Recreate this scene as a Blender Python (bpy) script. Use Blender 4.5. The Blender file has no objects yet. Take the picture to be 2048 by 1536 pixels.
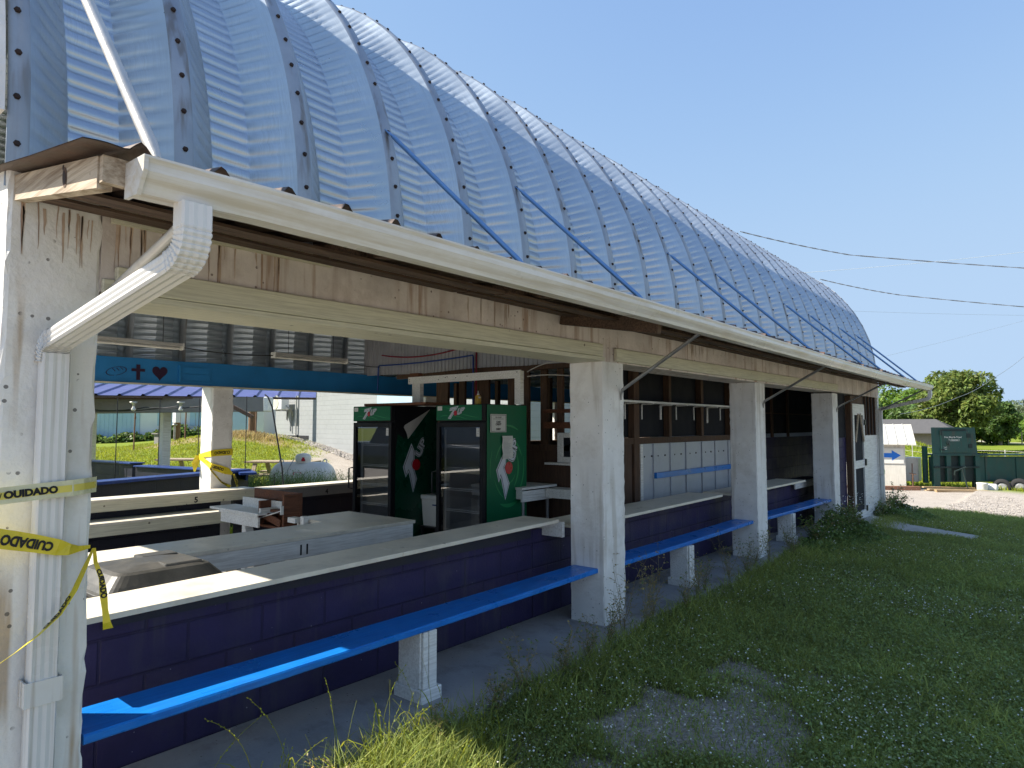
import bpy, math, random
import numpy as np
from mathutils import Vector, Matrix
random.seed(7); RNG = np.random.default_rng(11)
scene = bpy.context.scene
COL = scene.collection
R = math.radians

# ------------------------------------------------------------------ camera
cam_d = bpy.data.cameras.new("camera"); cam = bpy.data.objects.new("camera", cam_d); COL.objects.link(cam)
cam_d.sensor_width = 36.0; cam_d.lens = 36.0 * 1330 / 2048
cam_d.clip_start = 0.05; cam_d.clip_end = 2000
cam.location = (0, 0, 1.6)
cam.rotation_euler = (R(90 + 3.528), 0, R(39.591))
scene.camera = cam

# ------------------------------------------------------------------ world, sun, exposure
SUN_EL, SUN_DIR = R(43), Vector((0.7705, 0.6374, 0))          # SUN_DIR: horizontal way the light travels
w = bpy.data.worlds.new("World"); scene.world = w; w.use_nodes = True
nt = w.node_tree; bg = nt.nodes['Background']
sky = nt.nodes.new('ShaderNodeTexSky'); sky.sky_type = 'NISHITA'; sky.sun_disc = False
sky.sun_elevation = SUN_EL; sky.sun_rotation = math.atan2(-SUN_DIR.x, -SUN_DIR.y)
sky.air_density = 0.48; sky.dust_density = 0.0; sky.ozone_density = 1.6; sky.altitude = 0
tn_ = nt.nodes.new('ShaderNodeMix'); tn_.data_type = 'RGBA'; tn_.blend_type = 'MULTIPLY'; tn_.inputs[0].default_value = 1.0; tn_.inputs[7].default_value = (0.86, 0.86, 0.97, 1)
nt.links.new(sky.outputs[0], tn_.inputs[6]); sp_ = nt.nodes.new('ShaderNodeSeparateColor'); cb_ = nt.nodes.new('ShaderNodeCombineColor'); nt.links.new(tn_.outputs[2], sp_.inputs[0])
def mnode(op, a, b_):                                              # soft shoulder c / (1 + (c/M)^3)^(1/3): tames the white glare of the model's horizon
    n = nt.nodes.new('ShaderNodeMath'); n.operation = op
    for i, v in enumerate((a, b_)):
        if isinstance(v, (int, float)): n.inputs[i].default_value = v
        else: nt.links.new(v, n.inputs[i])
    return n.outputs[0]
for i_, M_ in enumerate((0.66, 0.90, 1.22)):
    c_ = sp_.outputs[i_]; k_ = mnode('POWER', mnode('ADD', mnode('POWER', mnode('DIVIDE', c_, M_), 3.0), 1.0), -1 / 3); nt.links.new(mnode('MULTIPLY', c_, k_), cb_.inputs[i_])
nt.links.new(cb_.outputs[0], bg.inputs[0]); bg.inputs[1].default_value = 0.142
sun_d = bpy.data.lights.new("sun", 'SUN'); sun_d.energy = 2.05; sun_d.angle = R(0.5); sun_d.color = (1.0, 0.93, 0.82)
sun = bpy.data.objects.new("sun", sun_d); COL.objects.link(sun)
d_ = Vector((SUN_DIR.x * math.cos(SUN_EL), SUN_DIR.y * math.cos(SUN_EL), -math.sin(SUN_EL)))
sun.rotation_euler = d_.to_track_quat('-Z', 'Y').to_euler()
sun.location = (-8, -8, 14)
scene.view_settings.view_transform = 'Standard'; scene.view_settings.look = 'None'
scene.view_settings.exposure = 2.42; scene.view_settings.gamma = 1.0

# ------------------------------------------------------------------ materials
MATS = {}
def mat(name, col, rough=0.6, metal=0.0, var=0.12, scale=6.0, fine=60.0, bump=0.12, stretch=(1, 1, 1), spec=0.4,
        brick=None, streak=None, specks=None, dirt=None, chips=None, alpha=None, trans=0.0, island=0.0, coat=0.0,
        grain=None):
    m = bpy.data.materials.new(name); m.use_nodes = True; MATS[name] = m
    N, L = m.node_tree.nodes, m.node_tree.links
    b = N['Principled BSDF']; b.inputs['Roughness'].default_value = rough; b.inputs['Metallic'].default_value = metal
    b.inputs['Specular IOR Level'].default_value = spec
    if coat: b.inputs['Coat Weight'].default_value = coat; b.inputs['Coat Roughness'].default_value = 0.12
    tc = N.new('ShaderNodeTexCoord'); mp = N.new('ShaderNodeMapping'); mp.inputs['Scale'].default_value = stretch
    L.new(tc.outputs['Object'], mp.inputs['Vector']); V = mp.outputs[0]
    def noise(sc, detail=4, vec=None, rgh=0.55):
        n = N.new('ShaderNodeTexNoise'); n.inputs['Scale'].default_value = sc; n.inputs['Detail'].default_value = detail
        n.inputs['Roughness'].default_value = rgh; L.new(vec or V, n.inputs['Vector']); return n.outputs['Fac']
    def ramp(fac, a, c):
        r = N.new('ShaderNodeMapRange'); r.inputs[1].default_value = a; r.inputs[2].default_value = c; r.clamp = True
        L.new(fac, r.inputs[0]); return r.outputs[0]
    def mix(fac, a, c):
        x = N.new('ShaderNodeMix'); x.data_type = 'RGBA'
        for s, v in ((0, fac), (6, a), (7, c)):
            if hasattr(v, 'links') or hasattr(v, 'is_linked'): L.new(v, x.inputs[s])
            elif s == 0: x.inputs[0].default_value = v
            else: x.inputs[s].default_value = (*v[:3], 1)
        return x.outputs[2]
    def mul(a, c):
        x = N.new('ShaderNodeMath'); x.operation = 'MULTIPLY'
        for i, v in enumerate((a, c)):
            if isinstance(v, (int, float)): x.inputs[i].default_value = v
            else: L.new(v, x.inputs[i])
        return x.outputs[0]
    def xyz(vec, sx, sy, sz):
        p = N.new('ShaderNodeMapping'); p.inputs['Scale'].default_value = (sx, sy, sz); L.new(vec, p.inputs['Vector']); return p.outputs[0]
    n1 = ramp(noise(scale), 0.32, 0.68); n2 = noise(fine, 3)
    lo = [c * (1 - var) for c in col]; hi = [min(1, c * (1 + var)) for c in col]
    c = mix(n1, lo, hi)
    c = mix(mul(ramp(n2, 0.35, 0.75), 0.35 * min(1, var * 4)), c, [q * 0.8 for q in col])
    height = n2; hsum = None
    if grain:                                                     # (colour, scale, stretch): drawn-out wood grain or brushed marks
        g = noise(grain[1], 5, xyz(tc.outputs['Object'], *grain[2]), 0.65)
        c = mix(ramp(g, 0.42, 0.66), c, grain[0]); height = g
    if island:
        gi = N.new('ShaderNodeNewGeometry'); hs = N.new('ShaderNodeHueSaturation')
        r1 = N.new('ShaderNodeMapRange'); r1.inputs[3].default_value = 1 - island; r1.inputs[4].default_value = 1 + island
        L.new(gi.outputs['Random Per Island'], r1.inputs[0]); L.new(r1.outputs[0], hs.inputs['Value'])
        r2 = N.new('ShaderNodeMapRange'); r2.inputs[3].default_value = 0.5 - island * 0.06; r2.inputs[4].default_value = 0.5 + island * 0.03
        wn = N.new('ShaderNodeMath'); wn.operation = 'FRACT'; ml = mul(gi.outputs['Random Per Island'], 17.3); L.new(ml, wn.inputs[0])
        L.new(wn.outputs[0], r2.inputs[0]); L.new(r2.outputs[0], hs.inputs['Hue']); L.new(c, hs.inputs['Color']); c = hs.outputs[0]
    if brick:                                                     # (axis pair, width, height, mortar, darken)
        sx = N.new('ShaderNodeSeparateXYZ'); L.new(tc.outputs['Object'], sx.inputs[0])
        cb = N.new('ShaderNodeCombineXYZ'); L.new(sx.outputs[brick[0][0]], cb.inputs[0]); L.new(sx.outputs[brick[0][1]], cb.inputs[1])
        bt = N.new('ShaderNodeTexBrick'); L.new(cb.outputs[0], bt.inputs['Vector']); bt.inputs['Scale'].default_value = 1
        bt.inputs['Brick Width'].default_value = brick[1]; bt.inputs['Row Height'].default_value = brick[2]
        bt.inputs['Mortar Size'].default_value = brick[3]; bt.inputs['Mortar Smooth'].default_value = 0.6
        c = mix(mul(bt.outputs['Fac'], brick[4]), c, [q * 0.55 for q in col])
        hsum = bt.outputs['Fac']
    if streak:                                                    # (colour, strength, frequency): run marks, long in z
        s1 = ramp(noise(1.0, 3, xyz(tc.outputs['Object'], streak[2], streak[2], 0.9)), 0.52, 0.64)
        s2 = ramp(noise(1.0, 2, xyz(tc.outputs['Object'], 1.5, 1.5, 1.2)), 0.40, 0.56)
        c = mix(mul(mul(s1, s2), streak[1]), c, streak[0])
    if dirt:                                                      # (colour, strength)
        c = mix(mul(ramp(noise(3.1, 6, None, 0.7), 0.5, 0.75), dirt[1]), c, dirt[0])
    if specks:                                                    # (colour, scale, threshold)
        v = N.new('ShaderNodeTexVoronoi'); v.inputs['Scale'].default_value = specks[1]; L.new(V, v.inputs['Vector'])
        rr = N.new('ShaderNodeMath'); rr.operation = 'LESS_THAN'; L.new(v.outputs['Distance'], rr.inputs[0]); rr.inputs[1].default_value = specks[2]
        gate = ramp(noise(9.0, 2), 0.5, 0.56)
        c = mix(mul(mul(rr.outputs[0], gate), 0.8), c, specks[0])
    if chips:                                                     # (colour, scale, lo, hi): worn-through paint
        c = mix(ramp(noise(chips[1], 6, None, 0.75), chips[2], chips[3]), c, chips[0])
    L.new(c, b.inputs['Base Color'])
    if rough < 0.95:
        rr = N.new('ShaderNodeMapRange'); rr.inputs[3].default_value = max(0.02, rough - 0.08); rr.inputs[4].default_value = min(1, rough + 0.1)
        L.new(n1, rr.inputs[0]); L.new(rr.outputs[0], b.inputs['Roughness'])
    if bump:
        bp = N.new('ShaderNodeBump'); bp.inputs['Strength'].default_value = bump; bp.inputs['Distance'].default_value = 0.01
        L.new(height, bp.inputs['Height']); last = bp
        if hsum is not None:
            b2 = N.new('ShaderNodeBump'); b2.invert = True; b2.inputs['Strength'].default_value = 0.7; b2.inputs['Distance'].default_value = 0.008
            L.new(hsum, b2.inputs['Height']); L.new(bp.outputs[0], b2.inputs['Normal']); last = b2
        L.new(last.outputs[0], b.inputs['Normal'])
    if alpha is not None: b.inputs['Alpha'].default_value = alpha
    if trans: b.inputs['Transmission Weight'].default_value = trans
    return m

RUST = (0.23, 0.12, 0.05)
M_block = mat('white_painted_concrete', (0.80, 0.78, 0.74), 0.7, var=0.08, scale=3, fine=45, bump=0.35, streak=((0.36, 0.30, 0.22), 0.40, 12), specks=((0.10, 0.09, 0.08), 26, 0.12), dirt=((0.42, 0.37, 0.30), 0.5))
M_corner = mat('pitted_white_corner_concrete', (0.78, 0.765, 0.72), 0.72, var=0.07, scale=2.5, fine=40, bump=0.45, streak=((0.42, 0.30, 0.18), 0.8, 11), specks=((0.08, 0.07, 0.06), 22, 0.16), dirt=((0.42, 0.38, 0.31), 0.4))
M_beam = mat('stained_concrete_beam', (0.68, 0.615, 0.565), 0.8, var=0.16, scale=2.5, fine=35, bump=0.45, streak=((0.34, 0.22, 0.15), 0.8, 13), specks=((0.16, 0.11, 0.09), 20, 0.14), dirt=((0.30, 0.22, 0.18), 0.5))
M_trim = mat('cream_painted_board', (0.66, 0.63, 0.48), 0.55, var=0.06, scale=4, fine=50, bump=0.12, specks=((0.1, 0.08, 0.05), 9, 0.10), grain=((0.50, 0.47, 0.35), 4, (30, 1, 30)))
M_white = mat('white_painted_wood', (0.80, 0.79, 0.75), 0.5, var=0.06, scale=5, fine=50, bump=0.12, grain=((0.58, 0.56, 0.52), 3, (25, 1.2, 25)), dirt=((0.45, 0.41, 0.35), 0.3))
M_countertop = mat('worn_cream_counter_paint', (0.72, 0.66, 0.54), 0.42, var=0.08, scale=4, fine=60, bump=0.06, dirt=((0.36, 0.32, 0.26), 0.55), specks=((0.2, 0.17, 0.13), 7, 0.10))
M_purple = mat('dark_purple_block_paint', (0.030, 0.023, 0.075), 0.6, spec=0.25, var=0.15, scale=4, fine=50, bump=0.3, brick=((1, 2), 0.406, 0.203, 0.009, 0.6), specks=((0.3, 0.3, 0.35), 16, 0.055), dirt=((0.06, 0.055, 0.075), 0.55), streak=((0.075, 0.07, 0.08), 0.35, 9))
M_bench = mat('bright_blue_bench_paint', (0.010, 0.195, 0.62), 0.32, var=0.08, scale=5, fine=50, bump=0.08, grain=((0.005, 0.135, 0.52), 3, (26, 1.2, 26)), specks=((0.35, 0.33, 0.28), 8, 0.06), chips=((0.42, 0.40, 0.36), 9, 0.735, 0.75), dirt=((0.02, 0.12, 0.36), 0.6))
M_bluebeam = mat('mid_blue_beam_paint', (0.022, 0.22, 0.52), 0.5, var=0.1, scale=3, fine=50, bump=0.2, specks=((0.05, 0.06, 0.1), 14, 0.06))
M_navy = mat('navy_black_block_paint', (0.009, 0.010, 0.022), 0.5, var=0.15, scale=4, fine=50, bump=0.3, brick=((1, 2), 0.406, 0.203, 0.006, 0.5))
M_navyplain = mat('navy_black', (0.014, 0.016, 0.032), 0.5, var=0.15)
M_bluecap = mat('dark_blue_cap_paint', (0.008, 0.030, 0.15), 0.35, var=0.1, chips=((0.55, 0.53, 0.48), 2.4, 0.70, 0.72))
M_roof = mat('galvanized_steel', (0.48, 0.54, 0.59), 0.34, metal=0.72, var=0.13, scale=2.2, fine=70, bump=0.03, grain=((0.43, 0.48, 0.52), 5, (1.2, 60, 1.2)), dirt=((0.40, 0.43, 0.46), 0.35))
M_flange = mat('weathered_steel_flange', (0.34, 0.37, 0.40), 0.45, metal=0.6, var=0.15, scale=3, fine=60, bump=0.05, streak=((0.16, 0.12, 0.08), 0.6, 14))
M_bolt = mat('rusty_bolt', (0.035, 0.022, 0.018), 0.7, metal=0.3, var=0.3)
M_gutter = mat('white_enamel_gutter', (0.70, 0.69, 0.66), 0.3, var=0.04, scale=2, fine=40, bump=0.03, dirt=((0.50, 0.44, 0.34), 0.45), grain=((0.58, 0.53, 0.44), 2.2, (14, .7, 14)))
M_downspout = mat('white_enamel_downspout', (0.70, 0.69, 0.66), 0.33, var=0.04, scale=2, fine=40, bump=0.03, streak=((0.25, 0.18, 0.10), 0.5, 40), dirt=((0.55, 0.48, 0.36), 0.3))
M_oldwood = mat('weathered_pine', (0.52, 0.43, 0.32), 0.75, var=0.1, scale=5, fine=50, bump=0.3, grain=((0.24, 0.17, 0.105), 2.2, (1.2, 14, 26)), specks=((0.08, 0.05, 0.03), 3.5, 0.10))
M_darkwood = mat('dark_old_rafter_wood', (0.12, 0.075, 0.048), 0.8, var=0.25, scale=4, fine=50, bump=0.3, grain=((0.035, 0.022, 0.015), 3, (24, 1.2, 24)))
M_stud = mat('brown_stud_wood', (0.105, 0.058, 0.034), 0.75, var=0.2, scale=5, fine=50, bump=0.25, grain=((0.055, 0.03, 0.018), 3, (22, 22, 1.5)))
M_redwood = mat('reddish_brown_wood', (0.16, 0.06, 0.028), 0.7, var=0.2, scale=5, fine=50, bump=0.2, grain=((0.08, 0.03, 0.014), 3, (20, 1.5, 20)), specks=((0.03, 0.015, 0.01), 6, 0.12))
M_panelwood = mat('dark_brown_panelling', (0.085, 0.045, 0.026), 0.65, var=0.15, bump=0.2, grain=((0.05, 0.025, 0.015), 3, (18, 18, 1.2)))
M_eave = mat('rusted_roof_tin', (0.14, 0.105, 0.085), 0.6, metal=0.35, var=0.25, scale=6, dirt=((0.16, 0.05, 0.02), 0.6), bump=0.2)
M_tin = mat('grey_corrugated_tin', (0.42, 0.42, 0.44), 0.5, metal=0.45, var=0.1, scale=3, dirt=((0.2, 0.19, 0.18), 0.4))
M_tinwall = mat('dull_white_tin', (0.46, 0.48, 0.52), 0.5, metal=0.25, var=0.08, scale=3, dirt=((0.32, 0.32, 0.33), 0.4))
M_strut = mat('blue_grey_steel_tube', (0.16, 0.30, 0.52), 0.4, metal=0.5, var=0.1)
M_pipe = mat('dull_galvanized_pipe', (0.36, 0.36, 0.36), 0.45, metal=0.7, var=0.15, dirt=((0.2, 0.15, 0.1), 0.4))
M_palepipe = mat('pale_painted_pipe', (0.58, 0.56, 0.52), 0.4, metal=0.3, var=0.08, dirt=((0.3, 0.25, 0.2), 0.35))
M_slab = mat('grey_concrete', (0.33, 0.325, 0.32), 0.85, var=0.14, scale=2.5, fine=50, bump=0.3, dirt=((0.12, 0.10, 0.08), 0.7), specks=((0.08, 0.07, 0.06), 22, 0.10))
M_walk = mat('pale_concrete_path', (0.40, 0.38, 0.34), 0.85, var=0.12, scale=3, fine=50, bump=0.3, dirt=((0.22, 0.19, 0.14), 0.5))
M_screen = mat('dark_mesh_screen', (0.012, 0.013, 0.017), 0.9, var=0.2)
M_black = mat('black_plastic', (0.018, 0.018, 0.019), 0.45, var=0.15, bump=0.05)
M_lid = mat('dusty_black_lid_plastic', (0.060, 0.058, 0.052), 0.42, var=0.15, bump=0.08, dirt=((0.16, 0.145, 0.12), 0.5))
M_ink = mat('black_paint_lettering', (0.010, 0.010, 0.011), 0.6, var=0.0, bump=0)
M_maroon = mat('dark_maroon_stencil_paint', (0.035, 0.012, 0.040), 0.6, var=0.1)
M_tape = mat('yellow_caution_tape', (0.72, 0.57, 0.03), 0.3, var=0.1, scale=14, bump=0.15, stretch=(1, 1, 1))
M_tapepale = mat('sun_bleached_caution_tape', (0.64, 0.62, 0.40), 0.28, var=0.12, scale=14, bump=0.15)
M_tapecore = mat('yellow_tape_band', (0.66, 0.56, 0.10), 0.3, var=0.1, bump=0.1)
M_green = mat('glossy_green_decal', (0.003, 0.125, 0.050), 0.38, var=0.1, scale=2.5, bump=0.02, spec=0.2)
M_greenlight = mat('green_ripple_print', (0.008, 0.24, 0.070), 0.38, var=0.1, bump=0)
M_darkgreen = mat('deep_green_sagging_decal', (0.003, 0.055, 0.028), 0.28, var=0.2, scale=3, bump=0.15)
M_fridge = mat('black_cabinet_enamel', (0.010, 0.010, 0.012), 0.5, var=0.1, bump=0.02, spec=0.2)
M_fridgein = mat('grey_cabinet_lining', (0.50, 0.51, 0.53), 0.5, var=0.06)
M_wire = mat('white_wire_shelf', (0.78, 0.79, 0.80), 0.4, var=0.05)
M_printwhite = mat('white_print', (0.60, 0.63, 0.68), 0.4, var=0.05, bump=0)
M_printred = mat('red_print', (0.45, 0.010, 0.020), 0.3, var=0.1, bump=0)
M_paper = mat('white_paper', (0.68, 0.67, 0.62), 0.7, var=0.05, bump=0.05)
M_papergrey = mat('grey_typed_lines', (0.38, 0.38, 0.37), 0.7, var=0.1, bump=0)
M_glass = bpy.data.materials.new('cooler_door_glass'); M_glass.use_nodes = True
def _glass():
    N, L = M_glass.node_tree.nodes, M_glass.node_tree.links; out = N['Material Output']; N.remove(N['Principled BSDF'])
    t = N.new('ShaderNodeBsdfTransparent'); t.inputs[0].default_value = (0.86, 0.88, 0.88, 1)
    g = N.new('ShaderNodeBsdfGlossy'); g.inputs['Roughness'].default_value = 0.015
    lw = N.new('ShaderNodeFresnel'); lw.inputs[0].default_value = 1.75
    mx = N.new('ShaderNodeMixShader'); ad = N.new('ShaderNodeMath'); ad.operation = 'MULTIPLY_ADD'; ad.inputs[1].default_value = 1.0; ad.inputs[2].default_value = 0.07
    L.new(lw.outputs[0], ad.inputs[0]); L.new(ad.outputs[0], mx.inputs[0]); L.new(t.outputs[0], mx.inputs[1]); L.new(g.outputs[0], mx.inputs[2]); L.new(mx.outputs[0], out.inputs[0])
_glass()
M_purpleroof = mat('violet_blue_roof_metal', (0.062, 0.07, 0.20), 0.4, var=0.06, dirt=((0.2, 0.2, 0.5), 0.3))
M_greybeam = mat('grey_painted_beam', (0.20, 0.19, 0.18), 0.7, var=0.12, scale=3, dirt=((0.12, 0.11, 0.10), 0.5))
M_greyblock = mat('pale_grey_block_paint', (0.285, 0.30, 0.305), 0.7, var=0.04, scale=1.5, fine=30, bump=0.2, brick=((0, 2), 0.406, 0.203, 0.008, 0.25))
M_whitesiding = mat('white_building_paint', (0.66, 0.67, 0.68), 0.6, var=0.06, scale=1.2)
M_bluesiding = mat('pale_blue_siding', (0.36, 0.50, 0.60), 0.6, var=0.06, scale=1.2)
M_tank = mat('white_tank_enamel', (0.68, 0.66, 0.60), 0.4, var=0.05, scale=3, dirt=((0.42, 0.36, 0.26), 0.35))
M_picnic = mat('greyed_picnic_wood', (0.40, 0.33, 0.23), 0.8, var=0.15, bump=0.3, grain=((0.2, 0.15, 0.1), 3, (8, 8, 20)))
M_pole = mat('brown_utility_pole', (0.22, 0.13, 0.07), 0.85, var=0.2, bump=0.4, grain=((0.1, 0.06, 0.03), 4, (14, 14, 1)))
M_post = mat('rusty_t_post', (0.14, 0.08, 0.05), 0.7, var=0.2)
M_dgreen = mat('dark_green_container_paint', (0.012, 0.062, 0.052), 0.45, var=0.15, scale=2, fine=30, bump=0.1, dirt=((0.05, 0.07, 0.06), 0.5), specks=((0.3, 0.3, 0.28), 8, 0.05), streak=((0.06, 0.045, 0.03), 0.5, 5))
M_bldark = mat('near_black_green_steel', (0.010, 0.022, 0.020), 0.6, var=0.2)
M_shed = mat('chalky_white_shed_paint', (0.66, 0.64, 0.57), 0.8, var=0.06, scale=3, bump=0.25, dirt=((0.45, 0.40, 0.32), 0.4), grain=((0.55, 0.53, 0.47), 2, (18, 18, 1)))
M_shedroof = mat('bleached_tin_roof', (0.56, 0.54, 0.48), 0.6, metal=0.2, var=0.08, dirt=((0.40, 0.36, 0.30), 0.5))
M_arrow = mat('bright_blue_sign_paint', (0.01, 0.16, 0.62), 0.4, var=0.05)
M_lumber = mat('fresh_stacked_lumber', (0.46, 0.33, 0.18), 0.8, var=0.12, grain=((0.33, 0.22, 0.12), 3, (3, 3, 20)))
M_brickwood = mat('reddish_lumber', (0.30, 0.15, 0.09), 0.8, var=0.15, grain=((0.2, 0.1, 0.06), 3, (3, 3, 20)))
M_tyre = mat('tyre_rubber', (0.022, 0.022, 0.023), 0.85, var=0.2, bump=0.3)
M_hub = mat('dull_hub_metal', (0.34, 0.34, 0.33), 0.5, metal=0.5, var=0.2)
M_bark = mat('grey_bark', (0.20, 0.16, 0.12), 0.9, var=0.25, bump=0.5)
M_housewall = mat('far_house_wall', (0.30, 0.27, 0.24), 0.8)
M_houseroof = mat('far_house_shingles', (0.085, 0.083, 0.085), 0.9, var=0.12)
M_mustard = mat('mustard_yellow_bottle', (0.55, 0.33, 0.03), 0.3, var=0.06, bump=0)
M_cable = mat('black_cable', (0.02, 0.02, 0.022), 0.6, var=0.1)
M_wireal = mat('twisted_service_wire', (0.32, 0.33, 0.34), 0.5, metal=0.4, var=0.35, scale=9)
M_redpipe = mat('red_water_pipe', (0.22, 0.012, 0.030), 0.4, var=0.08)
M_bluepipe = mat('blue_water_pipe', (0.012, 0.05, 0.24), 0.4, var=0.08)
M_bulb = mat('frosted_bulb_glass', (0.62, 0.60, 0.55), 0.25, var=0.05)
M_stone = mat('limestone_gravel', (0.34, 0.31, 0.275), 0.9, var=0.25, island=0.35, bump=0.2)

def leafmat(name, col, island=0.3, rough=0.5, transl=0.35):
    m = mat(name, col, rough, var=0.15, scale=1.5, island=island, bump=0, spec=0.25)
    N, L = m.node_tree.nodes, m.node_tree.links; b = N['Principled BSDF']; out = N['Material Output']
    t = N.new('ShaderNodeBsdfTranslucent'); mx = N.new('ShaderNodeMixShader'); mx.inputs[0].default_value = transl
    hs = N.new('ShaderNodeHueSaturation'); hs.inputs['Value'].default_value = 1.5; hs.inputs['Hue'].default_value = 0.48
    src = b.inputs['Base Color'].links[0].from_socket; L.new(src, hs.inputs['Color']); L.new(hs.outputs[0], t.inputs[0])
    L.new(b.outputs[0], mx.inputs[1]); L.new(t.outputs[0], mx.inputs[2]); L.new(mx.outputs[0], out.inputs[0]); return m
M_grass = leafmat('grass_blades', (0.245, 0.305, 0.075), 0.35)
M_lawnblades = leafmat('lawn_blades', (0.215, 0.265, 0.024), 0.35)
M_clover = leafmat('clover_leaves', (0.205, 0.275, 0.085), 0.35)
M_petal = mat('small_white_petals', (0.66, 0.65, 0.58), 0.7, var=0.05, island=0.15, bump=0)
M_yellowbud = mat('yellow_flower_buds', (0.62, 0.42, 0.10), 0.7, var=0.1, island=0.2, bump=0)
M_weed = leafmat('weed_leaves', (0.13, 0.205, 0.058), 0.4)
M_dryweed = leafmat('drying_weed_leaves', (0.33, 0.28, 0.11), 0.4)
M_stem = mat('weed_stem', (0.22, 0.18, 0.09), 0.7, var=0.2, bump=0)
M_leafA = leafmat('broad_tree_leaves', (0.135, 0.190, 0.045), 0.45)
M_leafB = leafmat('bright_green_leaves', (0.110, 0.205, 0.030), 0.4)
M_leafC = leafmat('mid_green_leaves', (0.090, 0.155, 0.042), 0.4)
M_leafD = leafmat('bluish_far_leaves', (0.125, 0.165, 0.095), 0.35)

# ------------------------------------------------------------------ mesh builder
class MB:
    def __init__(s): s.v = []; s.f = []; s.m = []; s.sm = []
    def add(s, vs, fs, mi=0, smooth=False):
        o = len(s.v); s.v.extend([tuple(map(float, q)) for q in vs])
        for f in fs: s.f.append(tuple(i + o for i in f)); s.m.append(mi); s.sm.append(smooth)
        return s
    def box(s, a, b, mi=0, bev=0.0):
        x0, x1 = sorted((a[0], b[0])); y0, y1 = sorted((a[1], b[1])); z0, z1 = sorted((a[2], b[2]))
        return s.hexa([(x0, y0, z0), (x1, y0, z0), (x1, y1, z0), (x0, y1, z0), (x0, y0, z1), (x1, y0, z1), (x1, y1, z1), (x0, y1, z1)], mi)
    def hexa(s, p, mi=0):
        return s.add(p, [(0, 3, 2, 1), (4, 5, 6, 7), (0, 1, 5, 4), (1, 2, 6, 5), (2, 3, 7, 6), (3, 0, 4, 7)], mi)
    def bar(s, p, q, w, h, up=(0, 0, 1), mi=0):
        p, q = Vector(p), Vector(q); d = (q - p).normalized(); u = Vector(up)
        sd = d.cross(u); sd = sd.normalized() if sd.length > 1e-5 else Vector((1, 0, 0)); u = sd.cross(d).normalized()
        c = [(sd * (a * w / 2) + u * (b * h / 2)) for a, b in ((-1, -1), (1, -1), (1, 1), (-1, 1))]
        P = [p + k for k in c] + [q + k for k in c]
        return s.add(P, [(0, 1, 2, 3), (7, 6, 5, 4), (0, 4, 5, 1), (1, 5, 6, 2), (2, 6, 7, 3), (3, 7, 4, 0)], mi)
    def prism(s, poly, d, mi=0):                                   # poly: 3D points in a plane, d: extrusion vector
        n = len(poly); d = Vector(d); P = [Vector(p) for p in poly] + [Vector(p) + d for p in poly]
        return s.add(P, [tuple(range(n))[::-1], tuple(range(n, 2 * n))] + [(i, (i + 1) % n, n + (i + 1) % n, n + i) for i in range(n)], mi)
    def poly(s, pts, mi=0): return s.add(pts, [tuple(range(len(pts)))], mi)
    def tube(s, pts, r, n=8, mi=0, cap=True, smooth=True):
        pts = [Vector(p) for p in pts]; rs = r if isinstance(r, (list, tuple)) else [r] * len(pts); V = []; prev = None
        for i, p in enumerate(pts):
            t = (pts[min(i + 1, len(pts) - 1)] - pts[max(i - 1, 0)]).normalized()
            if prev is None: a = Vector((0, 0, 1)) if abs(t.z) < 0.9 else Vector((1, 0, 0)); u = t.cross(a).normalized()
            else: u = (prev - t * prev.dot(t)).normalized()
            prev = u; v = t.cross(u)
            V += [p + (u * math.cos(2 * math.pi * k / n) + v * math.sin(2 * math.pi * k / n)) * rs[i] for k in range(n)]
        F = [(i * n + k, i * n + (k + 1) % n, (i + 1) * n + (k + 1) % n, (i + 1) * n + k) for i in range(len(pts) - 1) for k in range(n)]
        s.add(V, F, mi, smooth)
        if cap: s.add(V[:n], [tuple(range(n))[::-1]], mi); s.add(V[-n:], [tuple(range(n))], mi)
        return s
    def sweep(s, rings, mi=0, closed=True, cap=True, smooth=False):
        n = len(rings[0]); V = [p for r in rings for p in r]; m = n if closed else n - 1
        s.add(V, [(i * n + k, i * n + (k + 1) % n, (i + 1) * n + (k + 1) % n, (i + 1) * n + k) for i in range(len(rings) - 1) for k in range(m)], mi, smooth)
        if cap and closed: s.add(rings[0], [tuple(range(n))[::-1]], mi); s.add(rings[-1], [tuple(range(n))], mi)
        return s
    def lathe(s, c, prof, n=24, mi=0, axis='z', smooth=True):
        c = Vector(c); V = []
        for r, h in prof:
            for k in range(n):
                a = 2 * math.pi * k / n; x, y = r * math.cos(a), r * math.sin(a)
                V.append(c + (Vector((x, y, h)) if axis == 'z' else Vector((x, h, y)) if axis == 'y' else Vector((h, x, y))))
        s.add(V, [(i * n + k, i * n + (k + 1) % n, (i + 1) * n + (k + 1) % n, (i + 1) * n + k) for i in range(len(prof) - 1) for k in range(n)], mi, smooth)
        return s
    def build(s, name, mats, parent=None, smooth=None):
        if not isinstance(mats, (list, tuple)): mats = [mats]
        o = root_loc(parent); me = bpy.data.meshes.new(name)
        me.from_pydata([(a - o[0], b - o[1], c - o[2]) for a, b, c in s.v], [], s.f)
        for m in mats: me.materials.append(m)
        me.polygons.foreach_set('material_index', s.m); me.polygons.foreach_set('use_smooth', s.sm); me.update()
        ob = bpy.data.objects.new(name, me); COL.objects.link(ob)
        if parent is not None: ob.parent = parent
        return ob
def root_loc(p):
    o = Vector((0, 0, 0))
    while p is not None: o += Vector(p.location); p = p.parent
    return o
def bevel(ob, w=0.006, seg=2, ang=35):
    b = ob.modifiers.new('bevel', 'BEVEL'); b.width = w; b.segments = seg; b.limit_method = 'ANGLE'; b.angle_limit = R(ang); return ob
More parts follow.
